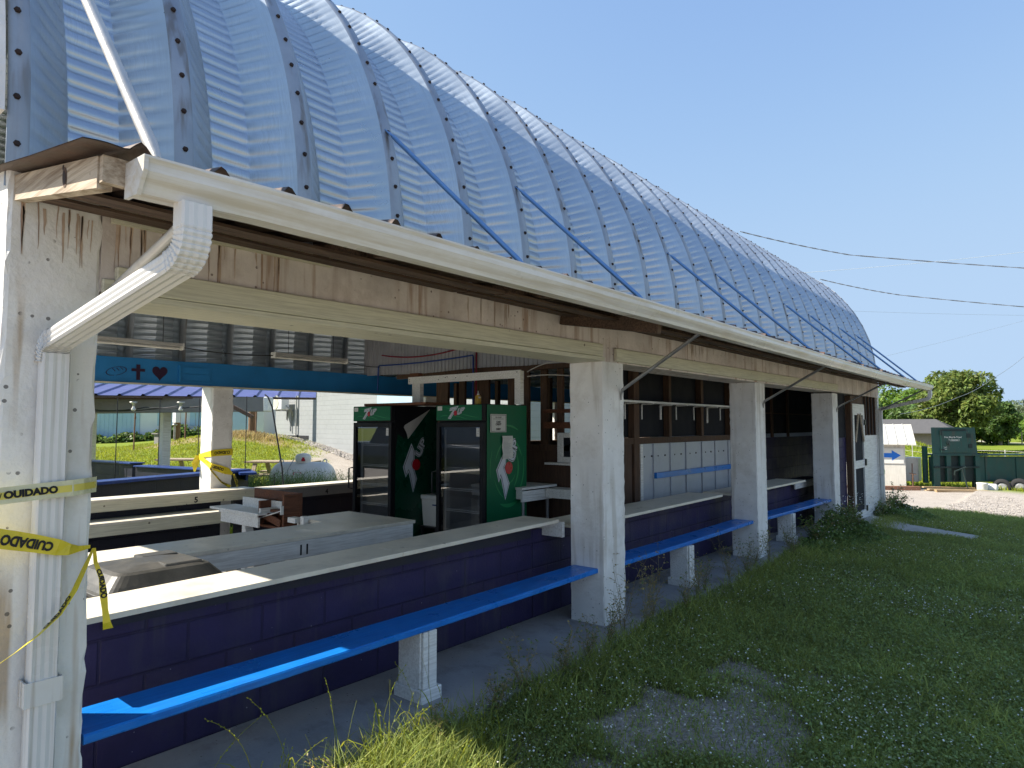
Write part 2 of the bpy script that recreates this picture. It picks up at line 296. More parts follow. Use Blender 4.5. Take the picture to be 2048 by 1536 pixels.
def tag(o, label, cat, group=None, kind=None):
    o['label'] = label; o['category'] = cat
    if group: o['group'] = group
    if kind: o['kind'] = kind
    return o
def thing(name, loc, label, cat, group=None):
    o = bpy.data.objects.new(name, None); COL.objects.link(o); o.location = loc; o.empty_display_size = 0.1
    return tag(o, label, cat, group)
def structure(o): o['kind'] = 'structure'; return o
def arrays(name, V, F, mats, parent=None, mi=None, smooth=False):
    me = bpy.data.meshes.new(name); V = np.asarray(V, np.float32); F = np.asarray(F, np.int32); n, k = F.shape
    me.vertices.add(len(V)); me.vertices.foreach_set('co', V.ravel()); me.loops.add(n * k); me.loops.foreach_set('vertex_index', F.ravel())
    me.polygons.add(n); me.polygons.foreach_set('loop_start', np.arange(0, n * k, k, dtype=np.int32)); me.polygons.foreach_set('loop_total', np.full(n, k, np.int32))
    for m in (mats if isinstance(mats, (list, tuple)) else [mats]): me.materials.append(m)
    if mi is not None: me.polygons.foreach_set('material_index', np.asarray(mi, np.int32))
    me.polygons.foreach_set('use_smooth', np.full(n, smooth)); me.update(calc_edges=True)
    ob = bpy.data.objects.new(name, me); COL.objects.link(ob)
    if parent is not None: ob.parent = parent; ob.location = -root_loc(parent)
    return ob
_tc = {}
def text_geo(txt, bold=0.0):
    key = (txt, bold)
    if key not in _tc:
        cu = bpy.data.curves.new('t', 'FONT'); cu.body = txt; cu.align_x = 'CENTER'; cu.align_y = 'CENTER'; cu.size = 1; cu.offset = bold; cu.resolution_u = 3
        ob = bpy.data.objects.new('t', cu); COL.objects.link(ob); dg = bpy.context.evaluated_depsgraph_get()
        me = bpy.data.meshes.new_from_object(ob.evaluated_get(dg))
        _tc[key] = ([tuple(v.co) for v in me.vertices], [tuple(p.vertices) for p in me.polygons])
        bpy.data.objects.remove(ob); bpy.data.curves.remove(cu); bpy.data.meshes.remove(me)
    return _tc[key]
def text(mb, txt, o, u, v, h, mi=0, bold=0.01, sx=1.0, fn=None):    # o centre, u/v unit directions, h letter height (cap height about 0.7 of size)
    V, F = text_geo(txt, bold); o, u, v = Vector(o), Vector(u).normalized(), Vector(v).normalized(); sc = h / 0.7
    P = [fn(x * sc * sx, y * sc) if fn else o + u * (x * sc * sx) + v * (y * sc) for x, y, _ in V]
    mb.add(P, F, mi); return mb
def fit_text(txt, width, h, bold=0.01):
    V, _ = text_geo(txt, bold); w_ = max(q[0] for q in V) - min(q[0] for q in V); return width / (w_ * h / 0.7)

def smooth(t): t = np.clip(t, 0, 1); return t * t * (3 - 2 * t)
# ------------------------------------------------------------------ ground
XF = -2.871                                                        # face of the pillars towards the lawn
def slab_z(Y): return -0.04 * np.clip(np.asarray(Y, float) - 9.5, 0, 6)
def ground_z(X, Y):
    X = np.asarray(X, float); Y = np.asarray(Y, float)
    z = slab_z(np.clip(Y, -5, 15.3)) - 0.035 - 0.05 * np.clip(X + 2.62, 0, 6)
    z = np.where(X < -2.75, -0.09 + slab_z(np.clip(Y, -5, 15.3)) * smooth((X + 9) / 4), z)
    far = smooth((X + 15) / 7)
    z = z - far * 0.70 * smooth((Y - 14.5) / 14) + far * (1.05 * smooth((Y - 40) / 75) + 2.2 * smooth((Y - 120) / 250))
    z = z + 1.25 * np.exp(-(((X + 9.5) / 3.2) ** 2 + ((Y - 55.5) / 2.0) ** 2))
    rt = Y / np.maximum(-X, 0.1); A = 0.45 + 0.75 * smooth((rt - 0.34) / 0.2)
    z = z + np.where(X < -16, A * smooth((-X - 16.5) / 13), 0) * smooth((-X - 16) / 2)
    z = z + 0.28 * np.exp(-(((X + 30.5) / 2.6) ** 2 + ((Y - 13.6) / 1.3) ** 2)) * .6 + 0.10 * np.exp(-(((X + 27.6) / 1.6) ** 2 + ((Y - 15.5) / 0.9) ** 2))
    n = 0.012 * np.sin(X * 3.1 + Y * 1.7) * np.sin(Y * 2.3 - X) + 0.02 * np.sin(X * 0.9 + 1) * np.sin(Y * 0.7)
    return z + n * ((X > -2.7) | (X < -9))
def gz(x, y): return float(ground_z(x, y))
_h = RNG.random((64, 64))
def vnoise(x, y):
    x = np.asarray(x, float); y = np.asarray(y, float); i = np.floor(x).astype(int); j = np.floor(y).astype(int); u = smooth(x - i); v = smooth(y - j)
    g = lambda a, b: _h[a % 64, b % 64]
    return (g(i, j) * (1 - u) + g(i + 1, j) * u) * (1 - v) + (g(i, j + 1) * (1 - u) + g(i + 1, j + 1) * u) * v
def fbm(x, y): return 0.5 * vnoise(x, y) + 0.3 * vnoise(x * 2.1 + 5, y * 2.1) + 0.2 * vnoise(x * 4.3, y * 4.3 + 9)
def gravel_mask(X, Y):
    X = np.asarray(X, float); Y = np.asarray(Y, float); n = fbm(X * 2.2 + 3, Y * 2.2)
    e = 1.0 - np.hypot((X + 1.50) / 0.60, (Y - 3.85) / 1.0); n2 = fbm(X * 7 + 1, Y * 7)
    near = smooth((e + (n - 0.5) * 2.4 + (n2 - .5) * 1.6) * 1.6)
    e2 = 1.1 - np.hypot((X + 1.75) / 0.35, (Y - 2.75) / 0.45); near = np.maximum(near, smooth((e2 + (n - 0.5) * 2.2 + (n2 - .5) * 1.6 - .35) * 1.6))
    lot = smooth((Y - 19.0 - 2.2 * (fbm(X * 0.7, Y * 0.7) - 0.5)) / 1.2) * (1 - smooth((Y - 31.5) / 2)) * (X > -9.5)
    drive = smooth(1.3 - np.abs((Y - 0.72 * (-X - 17) - 12.6)) / 2.2 + (n - 0.5)) * (X < -15.5)
    road = (np.abs(Y - 56 + 0.3 * X) < 0.9) * 1.0 * (X > -16) + (np.abs(Y - 87 + 0.2 * X) < 1.2) * 1.0 * (X > -20)
    bounce_gravel = np.maximum(smooth((X - 1.6 - .8 * (n - .5)) / .6) * (Y < 19), smooth((.2 - Y + .5 * (n - .5)) / .5) * (X > -24))  # unseen pale gravel, added to bounce sunlight back onto the barn
    return np.clip(np.maximum(np.maximum(near * .9, lot), np.maximum(np.maximum(drive, road), bounce_gravel)), 0, 1)
def dirt_mask(X, Y):
    n = fbm(X * 1.4, Y * 1.4)
    a = smooth((1.25 - np.hypot((X + 30.5) / 3.2, (Y - 13.5) / 1.5) + (n - 0.5)) * 2)
    b = smooth((1.25 - np.hypot((X + 27.2) / 2.8, (Y - 15.2) / 1.1) + (n - 0.5)) * 2)
    return .75 * np.clip(np.maximum(a, b), 0, 1)
def axis_vals(spans):
    out = []
    for a, b, st in spans: out += list(np.arange(a, b - 1e-6, st))
    out.append(spans[-1][1]); return np.array(out)
xs = axis_vals([(-420, -120, 30), (-120, -45, 5), (-45, -15, 0.4), (-15, -2.8, 0.6), (-2.8, 0.6, 0.07), (0.6, 6, 0.5), (6, 60, 6), (60, 420, 40)])
ys = axis_vals([(-150, -20, 13), (-20, 0.4, 1.0), (0.4, 7, 0.07), (7, 18, 0.15), (18, 34, 0.3), (34, 120, 1.5), (120, 700, 20)])
GX, GY = np.meshgrid(xs, ys, indexing='ij'); GZ = ground_z(GX, GY)
nx, ny = GX.shape; idx = np.arange(nx * ny).reshape(nx, ny)
F = np.stack([idx[:-1, :-1], idx[1:, :-1], idx[1:, 1:], idx[:-1, 1:]], -1).reshape(-1, 4)
M_ground = bpy.data.materials.new('meadow_soil_and_gravel'); M_ground.use_nodes = True
def _ground():
    N, L = M_ground.node_tree.nodes, M_ground.node_tree.links; b = N['Principled BSDF']; b.inputs['Roughness'].default_value = 0.95; b.inputs['Specular IOR Level'].default_value = 0.15
    tc = N.new('ShaderNodeTexCoord')
    def noise(s, d=5):
        n = N.new('ShaderNodeTexNoise'); n.inputs['Scale'].default_value = s; n.inputs['Detail'].default_value = d; L.new(tc.outputs['Object'], n.inputs['Vector']); return n.outputs['Fac']
    def rp(f, stops):
        r = N.new('ShaderNodeValToRGB'); e = r.color_ramp.elements
        while len(e) < len(stops): e.new(0.5)
        for q, (p, c) in zip(e, stops): q.position = p; q.color = (*c, 1)
        L.new(f, r.inputs[0]); return r.outputs[0]
    def mix(f, a, c):
        x = N.new('ShaderNodeMix'); x.data_type = 'RGBA'; L.new(f, x.inputs[0]); L.new(a, x.inputs[6]); L.new(c, x.inputs[7]); return x.outputs[2]
    g1 = rp(noise(0.35), [(0.3, (0.17, 0.225, 0.020)), (0.55, (0.215, 0.26, 0.024)), (0.75, (0.26, 0.26, 0.045))])
    g2 = rp(noise(26, 3), [(0.3, (0.055, 0.095, 0.014)), (0.6, (0.15, 0.21, 0.026)), (0.8, (0.20, 0.23, 0.05))])
    x = N.new('ShaderNodeMix'); x.data_type = 'RGBA'; x.inputs[0].default_value = 0.5; L.new(g1, x.inputs[6]); L.new(g2, x.inputs[7]); grass = x.outputs[2]
    vo = N.new('ShaderNodeTexVoronoi'); vo.inputs['Scale'].default_value = 60; L.new(tc.outputs['Object'], vo.inputs['Vector'])
    grav = rp(vo.outputs['Color'], [(0.1, (0.16, 0.14, 0.115)), (0.5, (0.36, 0.33, 0.29)), (0.9, (0.47, 0.44, 0.40))])
    n3 = rp(noise(2.0), [(0.35, (0.31, 0.26, 0.215)), (0.65, (0.44, 0.38, 0.325))]); x2 = N.new('ShaderNodeMix'); x2.data_type = 'RGBA'; x2.inputs[0].default_value = 0.4; L.new(grav, x2.inputs[6]); L.new(n3, x2.inputs[7])
    dirt = rp(noise(7), [(0.35, (0.17, 0.09, 0.05)), (0.55, (0.28, 0.19, 0.11)), (0.72, (0.42, 0.36, 0.28))])
    soil = rp(noise(18), [(0.3, (0.035, 0.034, 0.018)), (0.7, (0.10, 0.085, 0.05))])
    a1 = N.new('ShaderNodeAttribute'); a1.attribute_name = 'gravel'; a2 = N.new('ShaderNodeAttribute'); a2.attribute_name = 'dirt'; a3 = N.new('ShaderNodeAttribute'); a3.attribute_name = 'soil'
    c = mix(a3.outputs['Fac'], grass, soil); c = mix(a2.outputs['Fac'], c, dirt); c = mix(a1.outputs['Fac'], c, x2.outputs[2]); L.new(c, b.inputs['Base Color'])
    bp = N.new('ShaderNodeBump'); bp.inputs['Strength'].default_value = 0.6; bp.inputs['Distance'].default_value = 0.03; L.new(noise(30, 6), bp.inputs['Height']); L.new(bp.outputs[0], b.inputs['Normal'])
_ground()
ground = structure(arrays('ground', np.stack([GX, GY, GZ], -1).reshape(-1, 3), F, M_ground, smooth=True))
for nm, val in (('gravel', gravel_mask(GX, GY)), ('dirt', dirt_mask(GX, GY)), ('soil', 1.0 * ((GX > -2.8) & (GX < 3) & (GY < 17.0)))):
    at = ground.data.attributes.new(nm, 'FLOAT', 'POINT'); at.data.foreach_set('value', np.asarray(val, np.float32).ravel())

# concrete floor slab under the barn, its apron edge a little broken; the walkway by the screen door
mb = MB(); yy = list(np.arange(0.2, 15.5, 0.3)) + [15.5]; L_ = []; Rr = []
for y in yy:
    xe = -2.60 + 0.05 * math.sin(y * 2.1) + 0.03 * math.sin(y * 5.3) - 0.02 * max(0, y - 6) * (y < 9) ; z = float(slab_z(y))
    L_.append((-8.75, y, z)); Rr.append((xe, y, z))
for i in range(len(yy) - 1):
    a, b_, c, d = L_[i], Rr[i], Rr[i + 1], L_[i + 1]
    mb.poly([a, b_, c, d]); mb.poly([b_, (b_[0] + .02, b_[1], b_[2] - 0.16), (c[0] + .02, c[1], c[2] - 0.16), c])
structure(mb.build('floor', M_slab))
mb = MB(); P_ = [(-2.86, 12.85), (-2.86, 14.2), (-2.1, 13.8), (-1.1, 13.35), (-1.15, 12.75), (-2.1, 12.75)]
mb.prism([(x, y, gz(max(x, -2.5), y) - 0.03 + (.05 if x < -2.5 else 0)) for x, y in P_], (0, 0, 0.085)); structure(mb.build('path', M_walk))

# ------------------------------------------------------------------ the barn
barn = thing('quonset_barn', (-5.6, 7.9, 0), 'long open-sided barn with a silvery ribbed arched steel roof and white pillars', 'barn')
XC, ZC, PER, Y0, NK = -5.644, 2.56, 0.607, 0.675, 24
def arch(phi, r, y): return (XC + r * math.sin(phi), y, ZC + r * math.cos(phi))
def roof():
    Vs, Fs, Ms = [], [], []; off = 0
    ncr = 118; ph0, ph1 = R(-94.5), R(92); sub = 6; npm = ncr * sub
    ph = np.linspace(ph0, ph1, npm + 1); wav = np.array([0.0, 0.62, 0.82, 0.95, 1.0, 0.72])[np.arange(npm + 1) % sub]
    strips = [  # (dy, R, crimp amplitude) across one strip, material
        ([(-0.042, 2.722, 0), (-0.030, 2.731, 0), (0.030, 2.731, 0), (0.042, 2.722, 0)], 1),
        ([(0.042, 2.722, 0), (0.075, 2.69, 0.3), (0.10, 2.665, 1), (0.20, 2.56, 1), (0.217, 2.542, 0.2)], 0),
        ([(0.217, 2.542, 0.2), (0.232, 2.539, 1), (0.395, 2.539, 1), (0.410, 2.542, 0.2)], 0),
        ([(0.410, 2.542, 0.2), (0.425, 2.558, 1), (0.50, 2.642, 1), (0.528, 2.672, 0.25), (0.565, 2.722, 0)], 0)]
    for k in range(NK + 1):
        for si, (pr, mi) in enumerate(strips):
            if k == NK and si > 0: continue
            m = len(pr); dy = np.array([p[0] for p in pr]); r = np.array([p[1] for p in pr]); am = np.array([p[2] for p in pr])
            RR = r[None, :] + (wav[:, None] - 0.75) * am[None, :] * 0.019
            if k == 0 and si == 0: dy = np.maximum(dy, -0.03)
            X = XC + RR * np.sin(ph)[:, None]; Z = ZC + RR * np.cos(ph)[:, None]; Y = np.broadcast_to(Y0 + PER * k + dy, X.shape)
            Vs.append(np.stack([X, Y, Z], -1).reshape(-1, 3)); id_ = np.arange((npm + 1) * m).reshape(npm + 1, m) + off; off += (npm + 1) * m
            f = np.stack([id_[:-1, :-1], id_[:-1, 1:], id_[1:, 1:], id_[1:, :-1]], -1).reshape(-1, 4); Fs.append(f); Ms.append(np.full(len(f), mi))
    return arrays('roof', np.concatenate(Vs), np.concatenate(Fs), [M_roof, M_flange], barn, np.concatenate(Ms), True)
roof_ob = roof()
mb = MB()                                                          # bolt heads along every seam of the roof
for k in range(NK + 1):
    y = Y0 + PER * k
    for j in range(-3, 24):
        a = R(84.77 - 3.76 * j); jx = random.uniform(-.004, .004)
        if k % 7 == 3 and j % 9 == 4: continue
        c = Vector(arch(a, 2.731, y + jx)); n = Vector((math.sin(a), 0, math.cos(a))); u = Vector((0, 1, 0)); v = n.cross(u)
        ring = lambda h, r: [c + n * h + (u * math.cos(t * math.pi / 3) + v * math.sin(t * math.pi / 3)) * r for t in range(6)]
        mb.sweep([ring(0, .012), ring(.004, .0125), ring(.011, .009)])
o = mb.build('roof_bolts', M_bolt, roof_ob); o['kind'] = 'stuff'
# gables: near end is open below the springing, sheeted above; far end closed
def gable(y, zb, name, mtl, th=0.03, rr=2.74, close=False):
    mb = MB(); a0 = math.acos(max(-1, (zb - ZC) / rr)); pts = [(XC + rr * math.sin(-a0 + 2 * a0 * i / 48), y, ZC + rr * math.cos(-a0 + 2 * a0 * i / 48)) for i in range(49)]
    if close: pts = [(pts[0][0], y, -0.3)] + pts + [(pts[-1][0], y, -0.3)]
    mb.prism(pts, (0, th, 0)); return mb.build(name, mtl, barn)
gable(0.605, 2.74, 'gable_panel', M_block)
gable(15.26, 0.0, 'gable_wall', M_tinwall, close=True)
# front row: pillars, concrete beam, cream boards
PIL = [(0.65, 0.95), (4.63, 4.965), (8.125, 8.46), (11.645, 11.96)]
def rough_block(x0, x1, y0, y1, z0, z1, seed, step=0.045, amp=0.004):
    """a plastered pillar: corner edges wobble, faces stay near flat"""
    mb = MB(); rg = random.Random(seed); n = max(2, int((z1 - z0) / step)); rings = []
    for i in range(n + 1):
        z = z0 + (z1 - z0) * i / n; j = lambda: rg.uniform(-amp, amp * .4)
        c = 0.012
        rings.append([(x0 + c, y0 + j() * .3, z), (x1 - c, y0 + j() * .3, z), (x1 - .002 + j(), y0 + .004 + j(), z), (x1, y0 + c, z), (x1, y1 - c, z), (x1 - .002 + j(), y1 - .004 - j(), z), (x1 - c, y1, z), (x0 + c, y1, z), (x0 - j(), y1 - c, z), (x0 - j(), y0 + c, z)])
    mb.sweep(rings); return mb
for i, (a, b_) in enumerate(PIL):
    z0 = float(slab_z(a)) - 0.1
    if i == 0: m = rough_block(-3.21, XF, a, b_, z0, 2.545, 3, amp=0.010)
    else: m = rough_block(-3.203, XF, a, b_, z0, 2.119, i + 5, amp=0.006)
    p = m.build('pillar', M_corner if i == 0 else M_block, barn)
    if i == 0: p['label'] = 'pitted corner pillar with rust stains at the top'; corner_ob = p
mb = MB(); n = 90; rings = []; rg = random.Random(5)
for i in range(n + 1):                                              # concrete beam with a broken upper arris
    y = 0.952 + (15.16 - 0.952) * i / n; zt = 2.46 + (0.10 if y > 5.5 else 0.0) + rg.uniform(-.012, .012)
    zb = 2.12 + 0.06 * max(0, min(1, (y - 8) / 5)) * 0.5
    rings.append([(-3.19, y, zb), (XF + rg.uniform(-.002, .001), y, zb), (XF, y, zt - .01), (-3.19, y, zt + .02)])
mb.sweep(rings); beam_ob = mb.build('beam', M_beam, barn)
M_rust = mat('rust_run_stain', (0.50, 0.38, 0.29), 0.85, var=0.3, scale=9, bump=0.1); M_rustdark = mat('dark_rust_run_stain', (0.38, 0.265, 0.19), 0.85, var=0.3, scale=9, bump=0.1)
def drips(spots, zt, name, parent, seed):
    rg = random.Random(seed); mb = MB()
    for y, big in spots:
        w_ = rg.uniform(.0018, .0045) * big; L_ = rg.uniform(.07, .26) * big ** .3; z1 = zt - rg.uniform(0, .04); x = XF + .0022; n = 7; a, c = [], []; dr_ = 0; mi = 1 if rg.random() < .35 else 0
        for i in range(n + 1):
            t = i / n; dr_ += rg.uniform(-.0018, .0018); hw = w_ * (1 - t ** 2.2) * rg.uniform(.75, 1.15) + .0006; a.append((x, y + dr_ - hw, z1 - L_ * t)); c.append((x, y + dr_ + hw, z1 - L_ * t))
        mb.sweep([[p, q] for p, q in zip(a, c)], mi, closed=False, cap=False)
    return mb.build(name, [M_rust, M_rustdark], parent)
rg = random.Random(31)
o = drips([(1.0 + rg.random() ** 1.3 * .75, rg.uniform(.7, 1.6)) for _ in range(26)] + [(rg.gauss(c_, .16), rg.uniform(.6, 1.3)) for c_ in (3.3, 5.6, 6.3, 6.6, 7.4, 8.8, 10.2) for _ in range(11)], 2.445, 'rust_runs', beam_ob, 8); o['kind'] = 'stuff'
for a, b_, z0, z1 in ((1.0, 4.585, 2.123, 2.222), (4.80, 11.88, 2.128, 2.238)):
    mb = MB(); mb.hexa([(XF + .002, a, z0), (XF + .036, a, z0), (XF + .036, b_, z0 + .03), (XF + .002, b_, z0 + .03), (XF + .002, a, z1), (XF + .036, a, z1), (XF + .036, b_, z1 + .03), (XF + .002, b_, z1 + .03)])
    if a < 4: mb.box((XF + .003, 0.955, 2.095), (XF + .022, 0.998, 2.17))
    bevel(mb.build('trim_board', M_trim, barn), 0.004, 1)
    mb = MB(); mb.hexa([(-3.16, a - .04, z0 - .028), (XF + .03, a - .04, z0 - .028), (XF + .03, b_ + .03, z0 - .004), (-3.16, b_ + .03, z0 - .004), (-3.16, a - .04, z0 - .003), (XF + .03, a - .04, z0 - .003), (XF + .03, b_ + .03, z0 + .026), (-3.16, b_ + .03, z0 + .026)]) if a < 4 else None
    if a < 4: mb.build('soffit_board', M_trim, barn)
rg = random.Random(5); o = drips([(rg.uniform(.69, .93), rg.uniform(.5, 1.3)) for _ in range(15)], 2.43, 'rust_runs', corner_ob, 4); o['kind'] = 'stuff'
# half walls behind the benches
XW = -3.46
for a, b_ in ((0.75, 4.45), (4.45, 8.12), (8.12, 12.6)):
    mb = MB(); z0 = float(slab_z((a + b_) / 2)) - .08; mb.box((XW - .19, a, z0), (XW, b_ - .004, 0.745 if a < 4 else 0.72 if a < 8 else 0.68)); mb.build('half_wall', M_purple, barn)
mb = MB(); mb.box((XW + .002, 1.21, 0.665), (XW + .022, 4.4, 0.748)); mb.build('dark_strip', M_navyplain, barn)  # thin dark strip along the half wall, just below the near counter
# lean-to eave: ribbed tin on rafters
eave = bpy.data.objects.new('eave_roof', None); COL.objects.link(eave); eave.parent = barn
EZ = lambda x: 2.5 - 0.176 * (x + 2.88)                             # top of the rafters
mb = MB(); ys_ = np.arange(0.60, 15.28, 0.0145); ridge = lambda y: 0.036 * max(0, math.cos(2 * math.pi * (y - 0.98) / 0.2335)) ** 5 + 0.004 * math.sin(y * 31)
top, bot = [], []
rg = random.Random(8)
for y in ys_:
    r_ = ridge(y); sag = 0.006 * math.sin(y * 1.3)
    top.append([(-3.24, y, EZ(-3.1) + .02), (-2.97, y, EZ(-2.97) + .012 + r_), (-2.45, y, EZ(-2.45) + .010 + r_ + sag), (-1.975, y, EZ(-1.985) + .018 + r_ + sag)])
mb.sweep(top, closed=False, cap=False, smooth=True)
mb.sweep([[(x, y, z - .003) for x, y, z in t[::-1]] for t in top], closed=False, cap=False, smooth=True)
mb.build('roof_sheet', M_eave, eave)
for i, y in enumerate([0.685, 1.9, 3.1, 4.3, 5.5, 6.7, 7.9, 9.1, 10.3, 11.5, 12.7, 13.9, 15.08]):
    mb = MB(); y0, y1 = y - .02, y + .02; d = .093 if i == 0 else .06
    mb.hexa([(-2.872 + (.03 if i else 0), y0, EZ(-2.87) - d), (-2.06, y0, EZ(-2.06) - d), (-2.06, y1, EZ(-2.06) - d), (-2.872 + (.03 if i else 0), y1, EZ(-2.87) - d), (-2.872 + (.03 if i else 0), y0, EZ(-2.87)), (-2.06, y0, EZ(-2.06)), (-2.06, y1, EZ(-2.06)), (-2.872 + (.03 if i else 0), y1, EZ(-2.87))])
    if i == 0:
        zc_ = EZ(-2.33) - .045
        for k_, mi_ in ((1.0, 2), (.62, 1)): mb.poly([(-2.33 + .020 * k_ * math.cos(t) - .006 * math.sin(t), y0 - .0012 - .0008 * mi_ * (mi_ == 1), zc_ + .034 * k_ * math.sin(t)) for t in [q * math.pi / 10 for q in range(20)]], mi_)
        mb.box((-2.352, y0 - .0014, zc_ + .028), (-2.342, y0 - .0004, zc_ + .042), 1)
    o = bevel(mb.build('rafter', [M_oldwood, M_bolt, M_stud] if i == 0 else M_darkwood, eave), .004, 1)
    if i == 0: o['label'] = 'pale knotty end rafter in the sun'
for x in (-2.76, -2.42):
    mb = MB(); rg = random.Random(int(-x * 100)); y = .72
    while y < 15:
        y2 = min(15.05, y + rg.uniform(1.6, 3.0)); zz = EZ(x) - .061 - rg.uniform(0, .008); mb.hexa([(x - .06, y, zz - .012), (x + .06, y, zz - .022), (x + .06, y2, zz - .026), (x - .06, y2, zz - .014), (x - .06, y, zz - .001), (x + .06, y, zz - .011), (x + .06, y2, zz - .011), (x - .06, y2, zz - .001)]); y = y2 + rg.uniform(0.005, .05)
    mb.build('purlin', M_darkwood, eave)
mb = MB(); mb.box((-2.058, .67, EZ(-2.04) - .075), (-2.034, 15.1, EZ(-2.04) + .002)); mb.build('fascia_board', M_oldwood, eave)
mb = MB(); mb.hexa([(XF + .004, .98, 2.395), (XF + .03, .98, 2.395), (XF + .03, 2.0, 2.405), (XF + .004, 2.0, 2.405), (XF + .004, .98, 2.455), (XF + .03, .98, 2.455), (XF + .03, 2.0, 2.465), (XF + .004, 2.0, 2.465)]); mb.build('batten', M_trim, eave)
mb = MB(); mb.bar((-2.86, 4.05, 2.40), (-2.06, 4.05, 2.26), .05, .10); mb.build('lookout_bracket', M_darkwood, eave)
# K-style gutter with end cap
gut = bpy.data.objects.new('gutter', None); COL.objects.link(gut); gut.parent = barn
prof = [(-2.030, 2.345), (-2.030, 2.248), (-1.955, 2.245), (-1.945, 2.262), (-1.925, 2.285), (-1.915, 2.300), (-1.912, 2.322), (-1.905, 2.334), (-1.905, 2.341), (-1.918, 2.341), (-1.918, 2.332), (-1.930, 2.300), (-1.953, 2.268), (-1.962, 2.252), (-2.026, 2.254), (-2.026, 2.345)]
mb = MB(); rings = []; rg = random.Random(2)
for i in range(41):
    y = .735 + (15.14 - .735) * i / 40; sag = 0.012 * math.sin(y * .42 + .4) * (y > 1) + 0.0012 * (y - .7)
    rings.append([(x, y, z + sag) for x, z in prof])
mb.sweep(rings, smooth=False); mb.build('trough', M_gutter, gut)
mb = MB(); cap_ = [(-2.036, 2.345), (-2.036, 2.242), (-1.95, 2.238), (-1.938, 2.258), (-1.918, 2.285), (-1.908, 2.300), (-1.905, 2.341)]
mb.prism([(x, .728, z) for x, z in cap_], (0, .012, 0)); mb.build('end_cap', M_gutter, gut); mb = MB(); mb.prism([(x, 15.135, z + .02) for x, z in cap_], (0, .012, 0)); mb.build('end_cap', M_gutter, gut)
# corrugated downspouts
def dsring(c, t, w=.092, d=.068, ins=0.0):
    """ring of a fluted rectangular downspout about c with axis t; wide face along Y"""
    t = Vector(t).normalized(); a = Vector((0, 1, 0)); n = a.cross(t).normalized(); out = []
    fl = lambda k: 0.0035 if k % 2 else 0.0
    for k in range(7): s_ = -1 + 2 * k / 6; out.append(c + a * (s_ * (w / 2 - .006)) + n * (d / 2 - fl(k) - ins))
    out.append(c + a * (w / 2 - ins) + n * (d / 2 - .008))
    for k in range(1, 5): s_ = 1 - 2 * k / 5; out.append(c + a * (w / 2 - fl(k) - ins) + n * (s_ * (d / 2 - .008)))
    out.append(c + a * (w / 2 - ins) - n * (d / 2 - .008))
    for k in range(7): s_ = 1 - 2 * k / 6; out.append(c + a * (s_ * (w / 2 - .006)) - n * (d / 2 - fl(k) - ins))
    out.append(c - a * (w / 2 - ins) - n * (d / 2 - .008))
    for k in range(1, 5): s_ = -1 + 2 * k / 5; out.append(c - a * (w / 2 - fl(k) - ins) + n * (s_ * (d / 2 - .008)))
    out.append(c - a * (w / 2 - ins) + n * (d / 2 - .008))
    return out
def downspout(yc0, yc1, zlow, mtl=M_downspout, zt=2.25, ztop=1.93):
    root = bpy.data.objects.new('downspout', None); COL.objects.link(root); root.parent = barn
    X0, X1 = -1.962, -2.832
    def elbow(c0, dir0, dir1, cen, n=8, crimp=True, name='elbow'):
        mb = MB(); rings = []; d0, d1 = Vector(dir0).normalized(), Vector(dir1).normalized(); p = Vector(c0)
        for i in range(n + 1):
            t = (d0 * (1 - i / n) + d1 * (i / n)).normalized(); rings.append(dsring(p, t, .094, .070, 0)); 
            if i < n: rings.append(dsring(p + t * .010, t, .094, .070, .005)); rings.append(dsring(p + t * .013, t, .094, .070, 0))
            p = p + t * cen
        mb.sweep(rings); mb.build(name, mtl, root); return p - t * cen
    dn = Vector((0, 0, -1)); dg = Vector((X1 - X0, yc1 - yc0, ztop - 2.06)).normalized()
    mb = MB(); mb.sweep([dsring(Vector((X0, yc0, zt)), dn), dsring(Vector((X0, yc0, zt - .075)), dn)]); mb.build('outlet', mtl, root)
    e = elbow((X0, yc0, zt - .07), dn, dg, .0165)
    tgt = Vector((X1 + .045, yc1, ztop - .02))
    mb = MB(); mb.sweep([dsring(e - dg * .01, (tgt - e), .088, .064), dsring(tgt, (tgt - e), .088, .064)]); mb.build('diagonal_length', mtl, root)
    e2 = elbow(tgt - (tgt - e).normalized() * .012, (tgt - e), dn, .0155)
    mb = MB(); mb.sweep([dsring(Vector((X1, yc1, e2.z + .03)), dn, .088, .064), dsring(Vector((X1, yc1, zlow)), dn, .088, .064)]); mb.build('vertical_length', mtl, root)
    mb = MB(); zs = .62 if zlow < .1 else .9
    mb.box((X1 + .030, yc1 - .058, zs), (X1 + .036, yc1 + .058, zs + .085)); mb.box((X1 - .037, yc1 - .058, zs), (X1 + .030, yc1 - .052, zs + .085)); mb.box((X1 - .037, yc1 + .052, zs), (X1 + .030, yc1 + .058, zs + .085)); mb.build('strap', mtl, root)
    return root
downspout(.89, .80, -.03); downspout(15.06, 15.10, -.2, zt=2.265, ztop=1.95)
